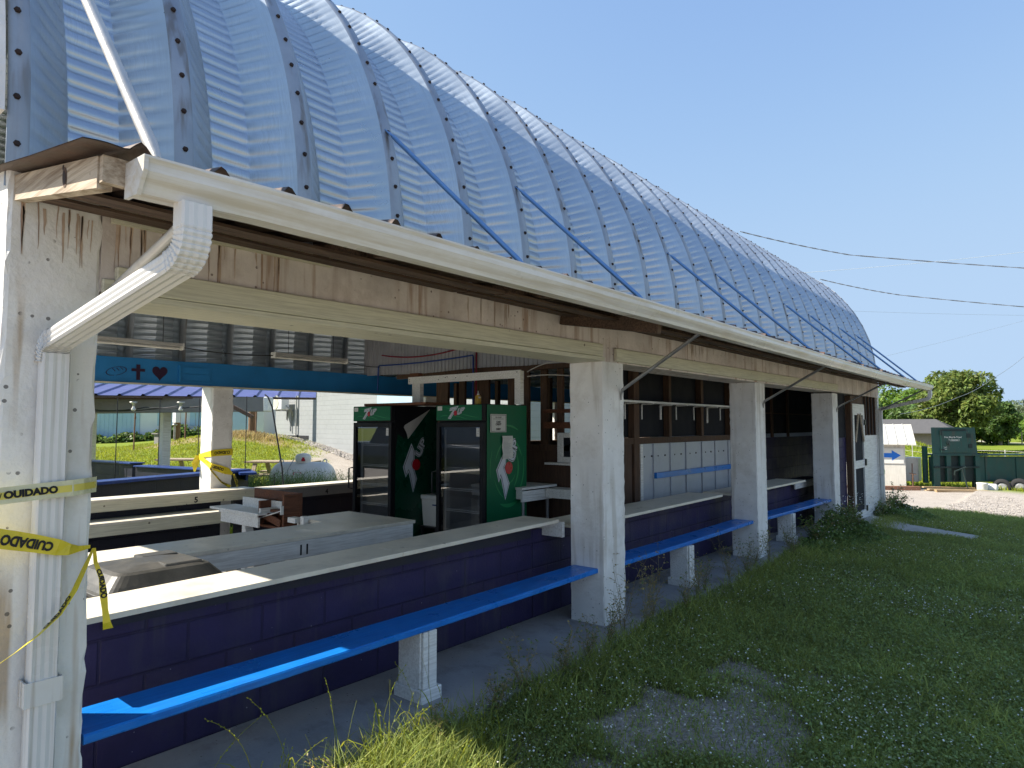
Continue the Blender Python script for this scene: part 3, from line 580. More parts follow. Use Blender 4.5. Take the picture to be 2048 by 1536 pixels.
# struts holding the eave from the roof seams, braces under it
for k, xt in ((0, None), (3, 0), (5, 0), (9, 0), (11, 0), (15, 0), (17, 0), (20, 0), (22, 0)):
    y = Y0 + PER * k; mb = MB(); tp = Vector(arch(R(73.75), 2.745, y)); bt = Vector((-1.995, y + .02, 2.372))
    if k == 0: tp = Vector(arch(R(50), 2.78, .70)); bt = Vector((-2.0, .80, 2.37))
    d = (bt - tp).normalized(); mb.tube([tp + d * .02, tp + d * .06, bt - d * .06, bt], [.006, .014, .014, .008] if k else [.02, .02, .02, .012], 8)
    mb.bar(tp - d * .03, tp + d * .05, .034, .006, (0, 0, 1)); mb.build('tie_rod', M_strut if k else M_palepipe, barn)
for y, yt, pale in ((.975, .93, 1), (4.902, 4.55, 0), (8.363, 7.9, 0), (11.85, 11.35, 0), (15.1, 14.6, 0)):
    mb = MB(); zb = 1.86 if not pale else 2.06
    mb.tube([(XF + .012, y, zb - .05), (XF + .012, y, zb), (XF + .03, y - .01, zb + .035), (-2.0, yt, 2.262)], [.006, .011, .014, .014] if not pale else [.01, .015, .018, .018], 8); mb.build('brace_rod', M_palepipe if pale else M_pipe, barn)
# solid end bay by the screen door
def zoff(y): return float(slab_z(y))
mb = MB(); mb.box((-2.985, 11.97, -.3), (-2.962, 12.807, 1.38)); mb.build('purple_panel', M_purple, barn)
mb = MB(); mb.box((-2.99, 11.97, 1.382), (-2.968, 12.807, 2.17)); mb.build('mesh_panel', M_screen, barn)
mb = MB(); mb.box((-2.95, 13.86, -.35), (-2.90, 15.15, 1.40)); mb.build('white_panel', M_white, barn)
lou = bpy.data.objects.new('louvre_panel', None); COL.objects.link(lou); lou.parent = barn
mb = MB(); mb.box((-2.96, 13.86, 1.402), (-2.935, 15.02, 2.17)); mb.build('mesh_backing', M_screen, lou)
for y in (13.88, 14.15, 14.42, 14.69, 14.96):
    mb = MB(); mb.box((-2.933, y, 1.402), (-2.905, y + .035, 2.17)); mb.build('slat', M_stud, lou)
mb = MB(); mb.box((-3.0, 15.03, -.3), (XF, 15.16, 2.2)); mb.build('corner_post', M_white, barn)
# back row: blue beam, pillars, half walls
XB = -8.04
for a, b_ in ((.65, .95), (3.955, 4.215), (7.5, 7.8), (11.1, 11.4), (14.9, 15.2)):
    rough_block(XB - .30, XB, a, b_, -.1, 2.068, int(a * 10), amp=.008).build('pillar', M_block, barn)
mb = MB(); rings = [[(XB - .3, y, 2.072 - .004 * math.sin(y * 3)), (XB, y, 2.072 + .003 * math.sin(y * 2.2)), (XB + random.uniform(-.003, .003), y, 2.355 + random.uniform(-.008, .008)), (XB - .3, y, 2.36)] for y in np.linspace(.66, 15.15, 60)]
mb.sweep(rings); bb = mb.build('blue_beam', M_bluebeam, barn)
mb = MB(); mb.box((XB + .001, .96, 2.058), (XB + .03, 15.1, 2.075)); mb.build('beam_drip_edge', M_trim, barn)
# stencilled bread, cross and heart on the blue beam, and the hatch beside them
def yzpoly(mb, pts, x, mi=0, th=.003): mb.prism([(x, y, z) for y, z in pts], (th, 0, 0), mi)
mb = MB(); el = lambda t, s: (2.858 + .105 * s * math.cos(t), 2.196 + .048 * s * math.sin(t) + .022 * s * math.cos(t))
for i in range(28):
    if i in (20,): continue
    t0, t1 = i * 2 * math.pi / 28, (i + 1) * 2 * math.pi / 28; yzpoly(mb, [el(t0, 1), el(t1, 1), el(t1, .93), el(t0, .93)], XB + .0035)
for k in range(3):
    c = 2.815 + .04 * k; yzpoly(mb, [(c, 2.222 + .008 * k), (c + .006, 2.224 + .008 * k), (c + .034, 2.192 + .012 * k), (c + .028, 2.190 + .012 * k)], XB + .0035)
mb.build('stencilled_bread', M_maroon, bb)
mb = MB(); yzpoly(mb, [(3.062, 2.283), (3.104, 2.283), (3.104, 2.108), (3.066, 2.108)], XB + .0035); yzpoly(mb, [(3.014, 2.236), (3.062, 2.236), (3.063, 2.205), (3.014, 2.205)], XB + .0035); yzpoly(mb, [(3.104, 2.236), (3.155, 2.236), (3.155, 2.205), (3.104, 2.205)], XB + .0035); mb.build('stencilled_cross', M_maroon, bb)
mb = MB(); hp = []
for i in range(40):
    t = i * 2 * math.pi / 40; hp.append((3.318 + .0053 * 16 * math.sin(t) ** 3, 2.205 + .0057 * (13 * math.cos(t) - 5 * math.cos(2 * t) - 2 * math.cos(3 * t) - math.cos(4 * t))))
mb.prism([(XB + .0035, y, z) for y, z in hp], (.003, 0, 0)); mb.build('stencilled_heart', M_maroon, bb)
mb = MB(); mb.box((XB + .002, 3.555, 2.125), (XB + .012, 3.905, 2.205)); mb.box((XB + .002, 3.555, 2.210), (XB + .012, 3.905, 2.29)); mb.box((XB + .002, 3.53, 2.105), (XB + .026, 3.553, 2.305)); mb.box((XB + .002, 3.553, 2.105), (XB + .024, 3.93, 2.122)); mb.build('hatch', M_bluebeam, bb)
for a, b_ in ((.95, 3.955), (4.215, 7.5), (7.8, 11.1), (11.4, 14.9)):
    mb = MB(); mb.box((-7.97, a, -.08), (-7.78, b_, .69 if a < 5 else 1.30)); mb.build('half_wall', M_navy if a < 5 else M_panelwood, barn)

# ------------------------------------------------------------------ blue benches between the pillars
def bench(y0, y1, z0, z1, sup, label, xl=-2.927):
    root = thing('plank_bench', (-3.05, (y0 + y1) / 2, z0 - .4), label, 'bench', 'blue plank benches along the barn')
    mb = MB(); n = 60; rg = random.Random(int(y0 * 10)); rings = []
    for i in range(n + 1):
        t = i / n; y = y0 + (y1 - y0) * t; z = z0 + (z1 - z0) * t - .006 * math.sin(math.pi * t); e = rg.uniform(-.002, .0015); xf = xl + (-2.929 - xl) * t
        rings.append([(-3.165, y, z - .038), (xf - .005 + e, y, z - .038), (xf + e, y, z - .032), (xf + e, y, z - .007), (xf - .007 + e, y, z), (-3.165, y, z)])
    mb.sweep(rings); mb.build('seat', M_bench, root)
    for ys in sup:
        t = (ys - y0) / (y1 - y0); zt = z0 + (z1 - z0) * t - .047; zb = zoff(ys)
        mb = MB(); mb.box((-3.115, ys, zb + .07), (-2.925, ys + .125, zt)); mb.box((-2.923, ys + .01, zb + .07), (-2.905, ys + .05, zt)); mb.box((-2.923, ys + .056, zb + .07), (-2.905, ys + .118, zt))
        s_ = bevel(mb.build('support', M_white, root), .004, 1)
        mb = MB(); mb.box((-3.135, ys - .018, zb - .01), (-2.888, ys + .145, zb + .072)); bevel(mb.build('plinth', M_white, s_), .006, 1)
bench(.96, 4.628, .435, .447, (2.70,), 'nearest blue plank bench, with a sunlit strip along its front edge', -2.882)
bench(4.968, 8.122, .440, .446, (6.27,), 'middle blue plank bench, between the two pillars nearest the middle of the barn')
bench(8.463, 11.64, .440, .402, (9.56,), 'farthest blue plank bench, ending at the pillar before the screen door')

# ------------------------------------------------------------------ serving counters along the front
def counter(name, x0, xb, y0, y1, z0, z1, label, joints=(), th=.027):
    root = thing(name, ((x0 + xb) / 2, (y0 + y1) / 2, min(z0, z1) - .05), label, 'counter', 'cream serving counters on the half wall')
    cuts = [y0] + list(joints) + [y1]; Z = lambda y: z0 + (z1 - z0) * (y - y0) / (y1 - y0)
    for a, b_ in zip(cuts, cuts[1:]):
        a += .0015; b_ -= .0015; mb = MB()
        mb.hexa([(xb, a, Z(a) - th), (x0, a, Z(a) - th), (x0, b_, Z(b_) - th), (xb, b_, Z(b_) - th), (xb, a, Z(a)), (x0, a, Z(a)), (x0, b_, Z(b_)), (xb, b_, Z(b_))])
        bevel(mb.build('counter_top', M_countertop, root), .003, 2)
    for y in [j + .02 for j in joints]:
        mb = MB(); z = Z(y) - th - .001; mb.prism([(XW + .001, y, z), (x0 - .06, y, z), (x0 - .10, y, z - .02), (x0 - .16, y, z - .035), (XW + .001, y, z - .05)], (0, .035, 0)); mb.build('bracket', M_white, root)
    return root
counter('serving_counter', -3.262, -3.635, .965, 4.56, .768, .815, 'nearest cream serving counter, partly in sun beside the black bin lid', (2.86,))
counter('serving_counter', -3.165, -3.60, 4.70, 7.78, .758, .772, 'middle cream serving counter, below the wall with the blue rail', (6.1,))
counter('serving_counter', -3.15, -3.60, 8.2, 11.05, .745, .738, 'farthest cream serving counter, in front of the dark purple wall')
mb = MB(); mb.box((-3.62, 4.585, .665), (-3.25, 4.62, .79)); tag(mb.build('end_board', M_white), 'small white upright board closing the counter end by the second pillar', 'board')
mb = MB(); mb.box((-3.72, 11.3, .63), (-3.38, 13.2, .66)); mb.box((-3.40, 11.3, .56), (-3.38, 13.2, .629)); tag(mb.build('shelf_board', M_white), 'low white shelf in the dark purple corner near the screen door', 'shelf')

# wheeled bin, its dusty lid just above the near counter
root = thing('wheeled_bin', (-4.0, 1.6, 0), 'black wheeled bin with a domed dusty lid behind the near counter', 'bin')
mb = MB(); mb.sweep([[(-3.93 + sx * s_, 1.6 + sy * s_ * 1.05, z) for sx, sy in ((-.27, -.3), (.27, -.3), (.27, .3), (-.27, .3))] for s_, z in ((.8, .06), (.98, .70), (1.03, .71), (1.03, .732))]); bevel(mb.build('body', M_black, root), .01)
lid = MB(); ring = lambda sx, sy, z, c=.25: [(-3.93 + sx * math.copysign(abs(math.cos(a)) ** c, math.cos(a)), 1.6 + sy * math.copysign(abs(math.sin(a)) ** c, math.sin(a)), z) for a in [2 * math.pi * (i + .5) / 32 for i in range(32)]]
lid.sweep([ring(.30, .33, .735), ring(.305, .335, .752), ring(.285, .315, .760), ring(.27, .295, .785), ring(.23, .25, .832), ring(.21, .225, .843), ring(.1, .1, .855)], smooth=False)
lo = bevel(lid.build('lid', M_lid, root), .006)
for x in (-3.85, -4.15): mb = MB(); mb.box((x, 1.60, .837), (x + .12, 1.80, .8565)); bevel(mb.build('raised_panel', M_lid, lo), .008)
mb = MB(); mb.tube([(-4.17, 1.29, .745), (-4.17, 1.19, .75), (-3.69, 1.19, .75), (-3.69, 1.29, .745)], .016, 8); mb.bar((-3.93, 1.2, .75), (-3.93, 1.3, .75), .05, .02); mb.build('handle', M_lid, root)
for x in (-4.19, -3.67):
    mb = MB(); mb.lathe((x, 1.33, .1), [(0, -.02), (.1, -.02), (.1, .02), (0, .02)], 20, axis='x'); mb.build('wheel', M_black, root)

# table number 11
root = thing('long_table', (-4.75, 2.4, 0), 'long white table marked 11, wider at its far end', 'table')
out = [(-4.46, .62), (-4.46, 4.05), (-5.42, 4.05), (-5.42, 3.46), (-5.0, 3.46), (-5.0, .62)]
mb = MB(); mb.prism([(x, y, .731) for x, y in out], (0, 0, .028)); bevel(mb.build('table_top', M_countertop, root), .003, 1)
ap = MB(); ap.box((-4.49, .62, .60), (-4.468, 4.03, .729)); ap.box((-5.40, 4.01, .60), (-4.492, 4.032, .729)); ap.box((-5.41, 3.47, .66), (-5.39, 4.008, .729)); apo = bevel(ap.build('apron', M_white, root), .003, 1)
mb = MB(); text(mb, '11', (-4.4665, 2.93, .655), (0, 1, 0), (0, 0, 1), .075, bold=.022); mb.build('number', M_ink, apo)
for y, br in ((1.45, 1), (2.55, 1), (3.1, 0), (3.93, 0)):
    for x in (-4.60, -5.0 if y < 3.4 else -5.38): mb = MB(); mb.box((x, y, 0), (x + .085, y + .09, .73)); mb.build('leg', M_white, root)
    if br: mb = MB(); mb.bar((-4.56, y - .45, .70), (-4.56, y, .12), .05, .09); mb.build('brace', M_white, root)
mb = MB(); mb.box((-5.42, 3.38, .80 - .075), (-5.30, 3.45, .80 - .03)); mb.box((-5.25, 3.40, .70), (-5.2, 3.45, .79)); mb.build('end_cleat', M_white, root)

# back counters 5 and 4
root = thing('ledge_counter', (-7.8, 2.6, .45), 'two step cream counter marked 5, sun along its upper edge', 'counter', 'numbered counters on the back wall')
mb = MB(); mb.box((-8.0, .96, .802), (-7.69, 4.36, .826)); bevel(mb.build('counter_top', M_countertop, root), .003, 1)
fa = MB(); fa.box((-7.715, .96, .70), (-7.695, 4.36, .800)); fo = fa.build('fascia', M_trim, root)
mb = MB(); text(mb, '5', (-7.6935, 3.62, .742), (0, 1, 0), (0, 0, 1), .062, bold=.035); mb.build('number', M_ink, fo)
mb = MB(); mb.box((-7.77, .96, .598), (-7.40, 4.02, .622)); mb.build('shelf', M_countertop, root)
mb = MB(); mb.box((-7.425, .96, .49), (-7.405, 4.0, .596)); mb.build('shelf_apron', M_trim, root)
root = thing('ledge_counter', (-7.8, 5.6, .45), 'narrow cream counter marked 4, running behind the glass door coolers', 'counter', 'numbered counters on the back wall')
mb = MB(); mb.box((-8.0, 4.40, .782), (-7.69, 7.2, .806)); bevel(mb.build('counter_top', M_countertop, root), .003, 1)
fa = MB(); fa.box((-7.715, 4.40, .66), (-7.695, 7.2, .780)); fo = fa.build('fascia', M_greybeam, root)
mb = MB(); text(mb, '4', (-7.6935, 5.38, .705), (0, 1, 0), (0, 0, 1), .062, bold=.035); mb.build('number', M_ink, fo)

# small white stand and the brown box on it
root = thing('small_stand', (-6.4, 3.5, 0), 'small white wooden stand with a tray top, in front of counter 5', 'stand')
mb = MB(); mb.box((-6.88, 3.38, .735), (-5.94, 3.66, .757)); mb.box((-6.70, 3.385, .715), (-5.95, 3.40, .734)); bevel(mb.build('top', M_white, root), .003, 1)
mb = MB(); mb.box((-6.62, 3.60, .758), (-5.88, 3.62, .855)); mb.box((-5.98, 3.42, .758), (-5.95, 3.599, .80)); mb.build('ledge', M_white, root)
mb = MB(); mb.box((-6.68, 3.40, .62), (-5.96, 3.42, .714)); mb.build('apron', M_white, root)
for x, y in ((-6.30, 3.43), (-5.86, 3.48), (-6.66, 3.62)):
    mb = MB(); mb.box((x, y, 0), (x + .07, y + .07, .71 if x < -5.9 else .60)); mb.build('leg', M_white, root)
mb = MB(); mb.bar((-6.26, 3.46, .60), (-5.98, 3.46, .1), .04, .08, (0, 1, 0)); mb.build('brace', M_white, root)
root = thing('open_box', (-6.1, 3.7, .6), 'reddish brown open wooden box beside the white tray', 'box')
mb = MB(); mb.box((-6.52, 3.67, .63), (-5.68, 3.70, .945)); mb.box((-5.71, 3.50, .61), (-5.68, 3.669, .94)); mb.box((-6.10, 3.50, .61), (-5.711, 3.669, .635)); mb.box((-6.10, 3.52, .76), (-5.711, 3.669, .785)); mb.box((-6.10, 3.48, .64), (-6.07, 3.669, .86)); mb.bar((-6.06, 3.495, .74), (-5.72, 3.495, .67), .02, .07); bevel(mb.build('box_boards', M_redwood, root), .003, 1)
mb = MB(); mb.tube([(-6.05, 3.475, .70), (-5.66, 3.475, .80)], .006, 6); mb.bar((-5.672, 3.475, .76), (-5.672, 3.475, .84), .012, .03); mb.build('rod', M_paper, root)

# ------------------------------------------------------------------ drink coolers
def inset(poly, d):
    n = len(poly); A = sum(poly[i][0] * poly[(i + 1) % n][1] - poly[(i + 1) % n][0] * poly[i][1] for i in range(n)); sg = 1 if A > 0 else -1; out = []
    for i in range(n):
        p, a, b_ = Vector(poly[i]), Vector(poly[i - 1]), Vector(poly[(i + 1) % n]); e1 = (p - a).normalized(); e2 = (b_ - p).normalized()
        n1 = Vector((-e1.y, e1.x)) * sg; n2 = Vector((-e2.y, e2.x)) * sg; m = (n1 + n2); m = m.normalized() / max(.45, m.normalized().dot(n1)); out.append(tuple(p + m * d))
    return out
def soft_logo(mb, X, seven, ball, up, upsize, rings=True):
    """print on a +X face: mats 0 white 1 black 2 red 3 light green; pts are (y, z)"""
    P = lambda pts, dx, mi: mb.poly([(X + dx, y, z) for y, z in pts], mi)
    if rings:
        rg = random.Random(4)
        for r0, a0, a1, wd in ((.33, 20, 80, .030), (.36, -75, 20, .022), (.30, 100, 165, .018), (.25, 185, 262, .016), (.24, -60, 40, .034), (.20, 120, 200, .012), (.42, -118, -60, .040), (.46, 60, 100, .022), (.33, 200, 250, .018), (.17, -100, -20, .014), (.41, 150, 195, .014)):
            n = 22; o_, i_ = [], []
            for k in range(n + 1):
                a = R(a0 + (a1 - a0) * k / n); t = math.sin(math.pi * k / n) ** .7; o_.append((ball[0] + r0 * .74 * math.cos(a), ball[1] + r0 * math.sin(a))); i_.append((ball[0] + (r0 - wd * t) * .74 * math.cos(a), ball[1] + (r0 - wd * t) * math.sin(a)))
            for k in range(n): 
                q = [o_[k], o_[k + 1], i_[k + 1], i_[k]]
                if all(ball[2] < y < ball[3] for y, z in q): P(q, .0012, 3)
    P(inset(seven, -.012), .0024, 0); P(seven, .0036, 1); P(inset(seven, .006), .0048, 0)
    u = Vector((0, up[1][0] - up[0][0], up[1][1] - up[0][1])).normalized(); v = Vector((0, -u.z, u.y)); c = Vector((X, (up[0][0] + up[1][0]) / 2, (up[0][1] + up[1][1]) / 2))
    for dx, bo, mi in ((.0024, .10, 0), (.0036, .055, 1), (.0048, .02, 0)):
        text(mb, 'UP', c + Vector((dx, 0, 0)), u, v, upsize, mi, bo, 1.45)
    P([(ball[0] + .062 * math.cos(t), ball[1] + .066 * math.sin(t)) for t in [i * math.pi / 14 for i in range(28)]], .0062, 2)
def cooler(x0, y0, label, hdr_slop=0):
    x1, yb, H_ = x0 + .695, y0 + .72, 1.82
    root = thing('drink_cooler', ((x0 + x1) / 2, y0 + .36, 0), label, 'drink cooler', 'green soft drink coolers')
    mb = MB(); t = .035
    mb.box((x0, y0 + .055, .08), (x0 + t, yb, H_)); mb.box((x1 - t, y0 + .055, .08), (x1, yb, H_)); mb.box((x0 + t, yb - t, .08), (x1 - t, yb, H_)); mb.box((x0 + t, y0 + .055, H_ - t), (x1 - t, yb - t, H_)); mb.box((x0 + t, y0 + .055, .08), (x1 - t, yb - t, .30)); mb.box((x0 + t, y0 + .055, 1.60), (x1 - t, y0 + .08, H_ - t)); mb.box((x0 + .03, y0 + .12, 0), (x1 - .03, yb - .03, .08))
    cab = mb.build('cabinet', M_fridge, root)
    mb = MB(); e = .002; mb.box((x0 + t + e, y0 + .09, .302), (x0 + t + .008, yb - t - e, 1.74)); mb.box((x1 - t - .008, y0 + .09, .302), (x1 - t - e, yb - t - e, 1.74)); mb.box((x0 + t + .01, yb - t - .01, .302), (x1 - t - .01, yb - t - e, 1.74)); mb.box((x0 + t + .01, y0 + .09, .302), (x1 - t - .01, yb - t - .012, .31)); mb.build('lining', M_fridgein, root)
    hd = MB(); hd.box((x0 + .004, y0, 1.642), (x1 - .004, y0 + .053, H_ - .002)); hdo = bevel(hd.build('header', M_fridge, root), .006)
    mb = MB(); mb.box((x0 + .012, y0 - .004, 1.650), (x1 - .018, y0 - .001, H_ - .010), 0)
    cx = (x0 + x1) / 2 - .03; zc = 1.735
    u, v = Vector((1, 0, .14)), Vector((.30, 0, 1))
    def fl(dx): return lambda a, b_: Vector((cx, y0 - .005 - dx, zc)) + Vector((1, 0, .16)) * a + Vector((.34, 0, 1)) * b_
    for tx, sx, h, dx0, bo, mi, d in (('7', 1.35, .105, -.062, .07, 1, 0), ('7', 1.35, .105, -.062, .02, 2, .0012), ('7', 1.35, .105, -.062, -.005, 1, .0024), ('UP', .95, .058, .062, .10, 1, .0006), ('UP', .95, .058, .062, .045, 2, .0018), ('UP', .95, .058, .062, .01, 1, .003)):
        f = fl(d); text(mb, tx, (0, 0, 0), u, v, h, mi, bo, sx, fn=lambda a, b_, f=f, s=dx0: f(a + s, b_))
    mb.poly([(cx - .012 + .026 * math.cos(q), y0 - .0105, zc - .008 + .028 * math.sin(q)) for q in [-i * math.pi / 10 for i in range(20)]], 3)
    for k, (a, b_, dz) in enumerate(((.04, .20, .02), (.22, .46, .012), (.36, .62, .035), (.10, .30, .13))):            # pale ripple strokes
        n = 10; top_ = [(x0 + .02 + a + (b_ - a) * i / n, y0 - .0048, 1.662 + dz + .018 * math.sin(3 * i / n + k)) for i in range(n + 1)]
        for i in range(n): p, q = top_[i], top_[i + 1]; th = .007 * math.sin(math.pi * (i + .5) / n); mb.poly([p, q, (q[0], q[1], q[2] + th), (p[0], p[1], p[2] + th)], 4)
    mb.build('header_print', [M_green, M_printwhite, M_ink, M_printred, M_greenlight], hdo)
    mb = MB(); mb.box((x0 + .03, y0 - .006, 1.757), (x0 + .10, y0 - .0045, 1.803)); mb.box((x0 + .04, y0 - .0075, 1.785), (x0 + .09, y0 - .0062, 1.790), 1); mb.box((x0 + .04, y0 - .0075, 1.772), (x0 + .085, y0 - .0062, 1.776), 1); mb.build('sticker', [M_paper, M_papergrey], hdo)
    dr = bpy.data.objects.new('door', None); COL.objects.link(dr); dr.parent = root
    mb = MB(); a, b_ = .095, 1.628; mb.box((x0 + .004, y0 + .002, a), (x0 + .052, y0 + .052, b_)); mb.box((x1 - .052, y0 + .002, a), (x1 - .004, y0 + .052, b_)); mb.box((x0 + .052, y0 + .002, b_ - .052), (x1 - .052, y0 + .052, b_)); mb.box((x0 + .052, y0 + .002, a), (x1 - .052, y0 + .052, a + .08)); bevel(mb.build('door_frame', M_fridge, dr), .004)
    mb = MB(); mb.poly([(x0 + .05, y0 + .02, a + .07), (x1 - .05, y0 + .02, a + .07), (x1 - .05, y0 + .02, b_ - .05), (x0 + .05, y0 + .02, b_ - .05)]); mb.build('glass', M_glass, dr)
    mb = MB(); hx = x0 - .018; mb.tube([(x0 + .02, y0 - .002, 1.10), (hx, y0 - .035, 1.09), (hx, y0 - .038, .86), (x0 + .02, y0 - .002, .85)], .009, 8); mb.build('handle', M_black, dr)
    mb = MB(); mb.box((x1 - .105, y0 + .012, 1.48), (x1 - .058, y0 + .0135, 1.565), 0); mb.box((x1 - .098, y0 + .0105, 1.535), (x1 - .066, y0 + .0118, 1.54), 1); mb.box((x1 - .098, y0 + .0105, 1.51), (x1 - .07, y0 + .0118, 1.514), 1); mb.build('door_sticker', [M_paper, M_papergrey], dr)
    for z in (1.36, 1.12, .895, .67, .45):
        mb = MB()
        for yy_ in (y0 + .11, y0 + .118): mb.tube([(x0 + .05, yy_, z + (0 if yy_ < y0 + .115 else .018)), (x1 - .05, yy_, z + (0 if yy_ < y0 + .115 else .018))], .004, 6)
        for i in range(13): x = x0 + .06 + i * (.575 / 12); mb.tube([(x, y0 + .11, z), (x, yb - .06, z)], .0022, 4, smooth=False)
        mb.build('shelf', M_wire, root)
    mb = MB(); mb.box((x0 + .045, y0 + .10, .31), (x0 + .055, y0 + .115, 1.55)); mb.box((x1 - .055, y0 + .10, .31), (x1 - .045, y0 + .115, 1.55)); mb.build('shelf_rail', M_wire, root)
    return root, x1, y0
rootA, xa, ya = cooler(-6.505, 4.90, 'left glass door cooler with a peeling white flap on its dark green side')
mb = MB(); X = xa + .0015; mb.poly([(X, 4.965, .09), (X, 5.615, .09), (X, 5.615, 1.79), (X, 5.49, 1.785), (X + .004, 5.09, 1.44), (X + .004, 4.995, 1.50), (X, 4.965, 1.3)]); sd = mb.build('side_wrap', M_darkgreen, rootA)
mb = MB(); soft_logo(mb, xa + .003, [(5.197, 1.363), (5.234, 1.298), (5.235, 1.202), (5.2, 1.159), (5.277, 0.977), (5.229, 0.846), (5.177, 1.039), (5.155, 1.083), (5.118, 1.027), (5.085, 1.122)], (5.272, 1.142, 4.99, 5.6), ((5.285, 1.225), (5.41, 1.44)), .085); mb.build('side_print', [M_printwhite, M_ink, M_printred, M_darkgreen], sd)
mb = MB(); q = [(X + .006, 5.488, 1.788), (X + .05, 5.25, 1.69), (X + .09, 5.02, 1.60), (X + .10, 4.995, 1.575), (X + .07, 5.04, 1.55), (X + .08, 5.06, 1.50), (X + .06, 5.095, 1.441), (X + .03, 5.25, 1.57)]
mb.add(q, [(0, 1, 7), (1, 2, 6, 7), (2, 3, 4, 5), (2, 5, 6)]); fl_ = mb.build('peeled_flap', M_paper, sd)
rootB, xb_, yb_ = cooler(-5.30, 5.10, 'right glass door cooler, bright green side with notices taped on it')
mb = MB(); X = xb_ + .0015; mb.poly([(X, 5.158, .09), (X, 5.818, .09), (X, 5.818, 1.812), (X, 5.158, 1.812)]); sd = mb.build('side_wrap', M_green, rootB)
mb = MB(); soft_logo(mb, xb_ + .003, [(5.43, 1.30), (5.452, 1.25), (5.45, 1.19), (5.418, 1.15), (5.507, .975), (5.451, .829), (5.392, 1.03), (5.372, 1.07), (5.345, 1.021), (5.315, 1.125)], (5.505, 1.142, 5.165, 5.81), ((5.545, 1.195), (5.64, 1.45)), .092); mb.build('side_print', [M_printwhite, M_ink, M_printred, M_greenlight], sd)
sg = MB(); X = xb_ + .0125; sg.box((xb_ + .0105, 5.20, 1.524), (X, 5.458, 1.714), 0)
fr = lambda a, b_, c, d: sg.box((X + .0008, a, c), (X + .0022, b_, d), 1)
fr(5.210, 5.448, 1.702, 1.706); fr(5.210, 5.448, 1.532, 1.536); fr(5.210, 5.2135, 1.5365, 1.7015); fr(5.4445, 5.448, 1.5365, 1.7015)
for s_, z, h, bo in (('WE ACCEPT', 1.680, .013, .03), ('CASH', 1.632, .019, .05), ('CREDIT', 1.606, .019, .05), ('or', 1.580, .008, .02), ('DEBIT', 1.555, .019, .05)): text(sg, s_, (X + .0015, 5.328, z), (0, 1, 0), (0, 0, 1), h, 1, bo)
sg.box((X + .0008, 5.245, 1.662), (X + .0018, 5.412, 1.665), 1)
tag(sg.build('payment_sign', [M_paper, M_ink]), 'square white notice about cash, credit and debit on the green cooler side', 'sign')
mb = MB(); X = xb_ + .016; rg = random.Random(6)
pts = [[(X + .006 * math.sin(j * 1.3), 5.388 + .172 * i / 4 + .006 * (j / 8), 1.484 - .25 * j / 8 + .012 * (i / 4) * (j == 8)) for i in range(5)] for j in range(9)]
mb.sweep(pts, closed=False, cap=False)
for j in range(17):
    z = 1.468 - j * .0135; mb.box((X + .008, 5.405, z), (X + .0088, 5.405 + rg.uniform(.07, .135), z + .003), 1)
tag(mb.build('typed_sheet', [M_paper, M_papergrey]), 'crumpled typed paper sheet covering part of the emblem on the green cooler side', 'paper')
mb = MB(); mb.box((-6.38, 4.96, 1.822), (-5.325, 5.34, 1.850)); bevel(tag(mb.build('wood_plank', M_redwood), 'reddish wooden plank lying on top of the left cooler', 'plank'), .003, 1)
root = thing('goal_frame', (-5.3, 5.5, 1.85), 'white board on two short posts standing over both coolers', 'frame')
mb = MB(); mb.box((-6.19, 5.48, 2.10), (-4.42, 5.50, 2.185)); [mb.box((x, 5.4785, z), (x + .012, 5.4798, z + .01), 1) for x, z in ((-5.55, 2.15), (-5.52, 2.155), (-5.38, 2.14), (-5.2, 2.15), (-5.66, 2.13), (-4.47, 2.16), (-6.17, 2.15), (-6.17, 2.125))]; mb.build('crossboard', [M_white, M_ink], root)
mb = MB(); mb.box((-6.14, 5.502, 1.851), (-6.0, 5.56, 2.18)); mb.build('post', M_white, root)
mb = MB(); mb.box((-4.515, 5.502, 1.821), (-4.435, 5.56, 2.18)); mb.build('post', M_white, root)
mb = MB(); mb.box((-6.19, 5.504, 2.186), (-6.04, 5.58, 2.235)); mb.build('block', M_redwood, root)
root = thing('mustard_bottle', (-4.95, 5.4, 1.82), 'yellow squeeze bottle with a white nozzle on top of the right cooler', 'bottle')
mb = MB(); mb.lathe((-4.95, 5.4, 1.822), [(0, 0), (.032, 0), (.034, .01), (.034, .085), (.028, .10), (.012, .108)], 16); mb.build('bottle_body', M_mustard, root)
mb = MB(); mb.lathe((-4.95, 5.4, 1.93), [(.015, 0), (.015, .012), (.007, .018), (.004, .045), (0, .045)], 12); mb.tube([(-4.92, 5.39, 1.90), (-4.915, 5.385, 1.895), (-4.915, 5.385, 1.91)], .012, 8); mb.build('nozzle', M_paper, root)
mb = MB(); mb.box((-5.80, 5.33, .42), (-5.52, 5.72, .436)); [mb.box((x, y, 0), (x + .03, y + .03, .419)) for x in (-5.79, -5.56) for y in (5.34, 5.68)]; tag(mb.build('low_stool', M_black), 'low black stool in the gap between the two coolers', 'stool')
root = thing('foam_tub', (-5.66, 5.5, .437), 'white lidded foam tub standing between the coolers', 'tub')
mb = MB(); mb.sweep([[(-5.675 + sx * s_, 5.52 + sy * s_, z) for sx, sy in ((-.13, -.16), (.13, -.16), (.13, .16), (-.13, .16))] for s_, z in ((.9, .438), (1, .74))]); bevel(mb.build('tub', M_paper, root), .008)
mb = MB(); mb.box((-5.815, 5.35, .742), (-5.535, 5.69, .79)); lo = bevel(mb.build('lid', M_paper, root), .008)
mb = MB(); mb.box((-5.62, 5.3585, .675), (-5.56, 5.3598, .69)); mb.build('blue_mark', M_bluecap, root)

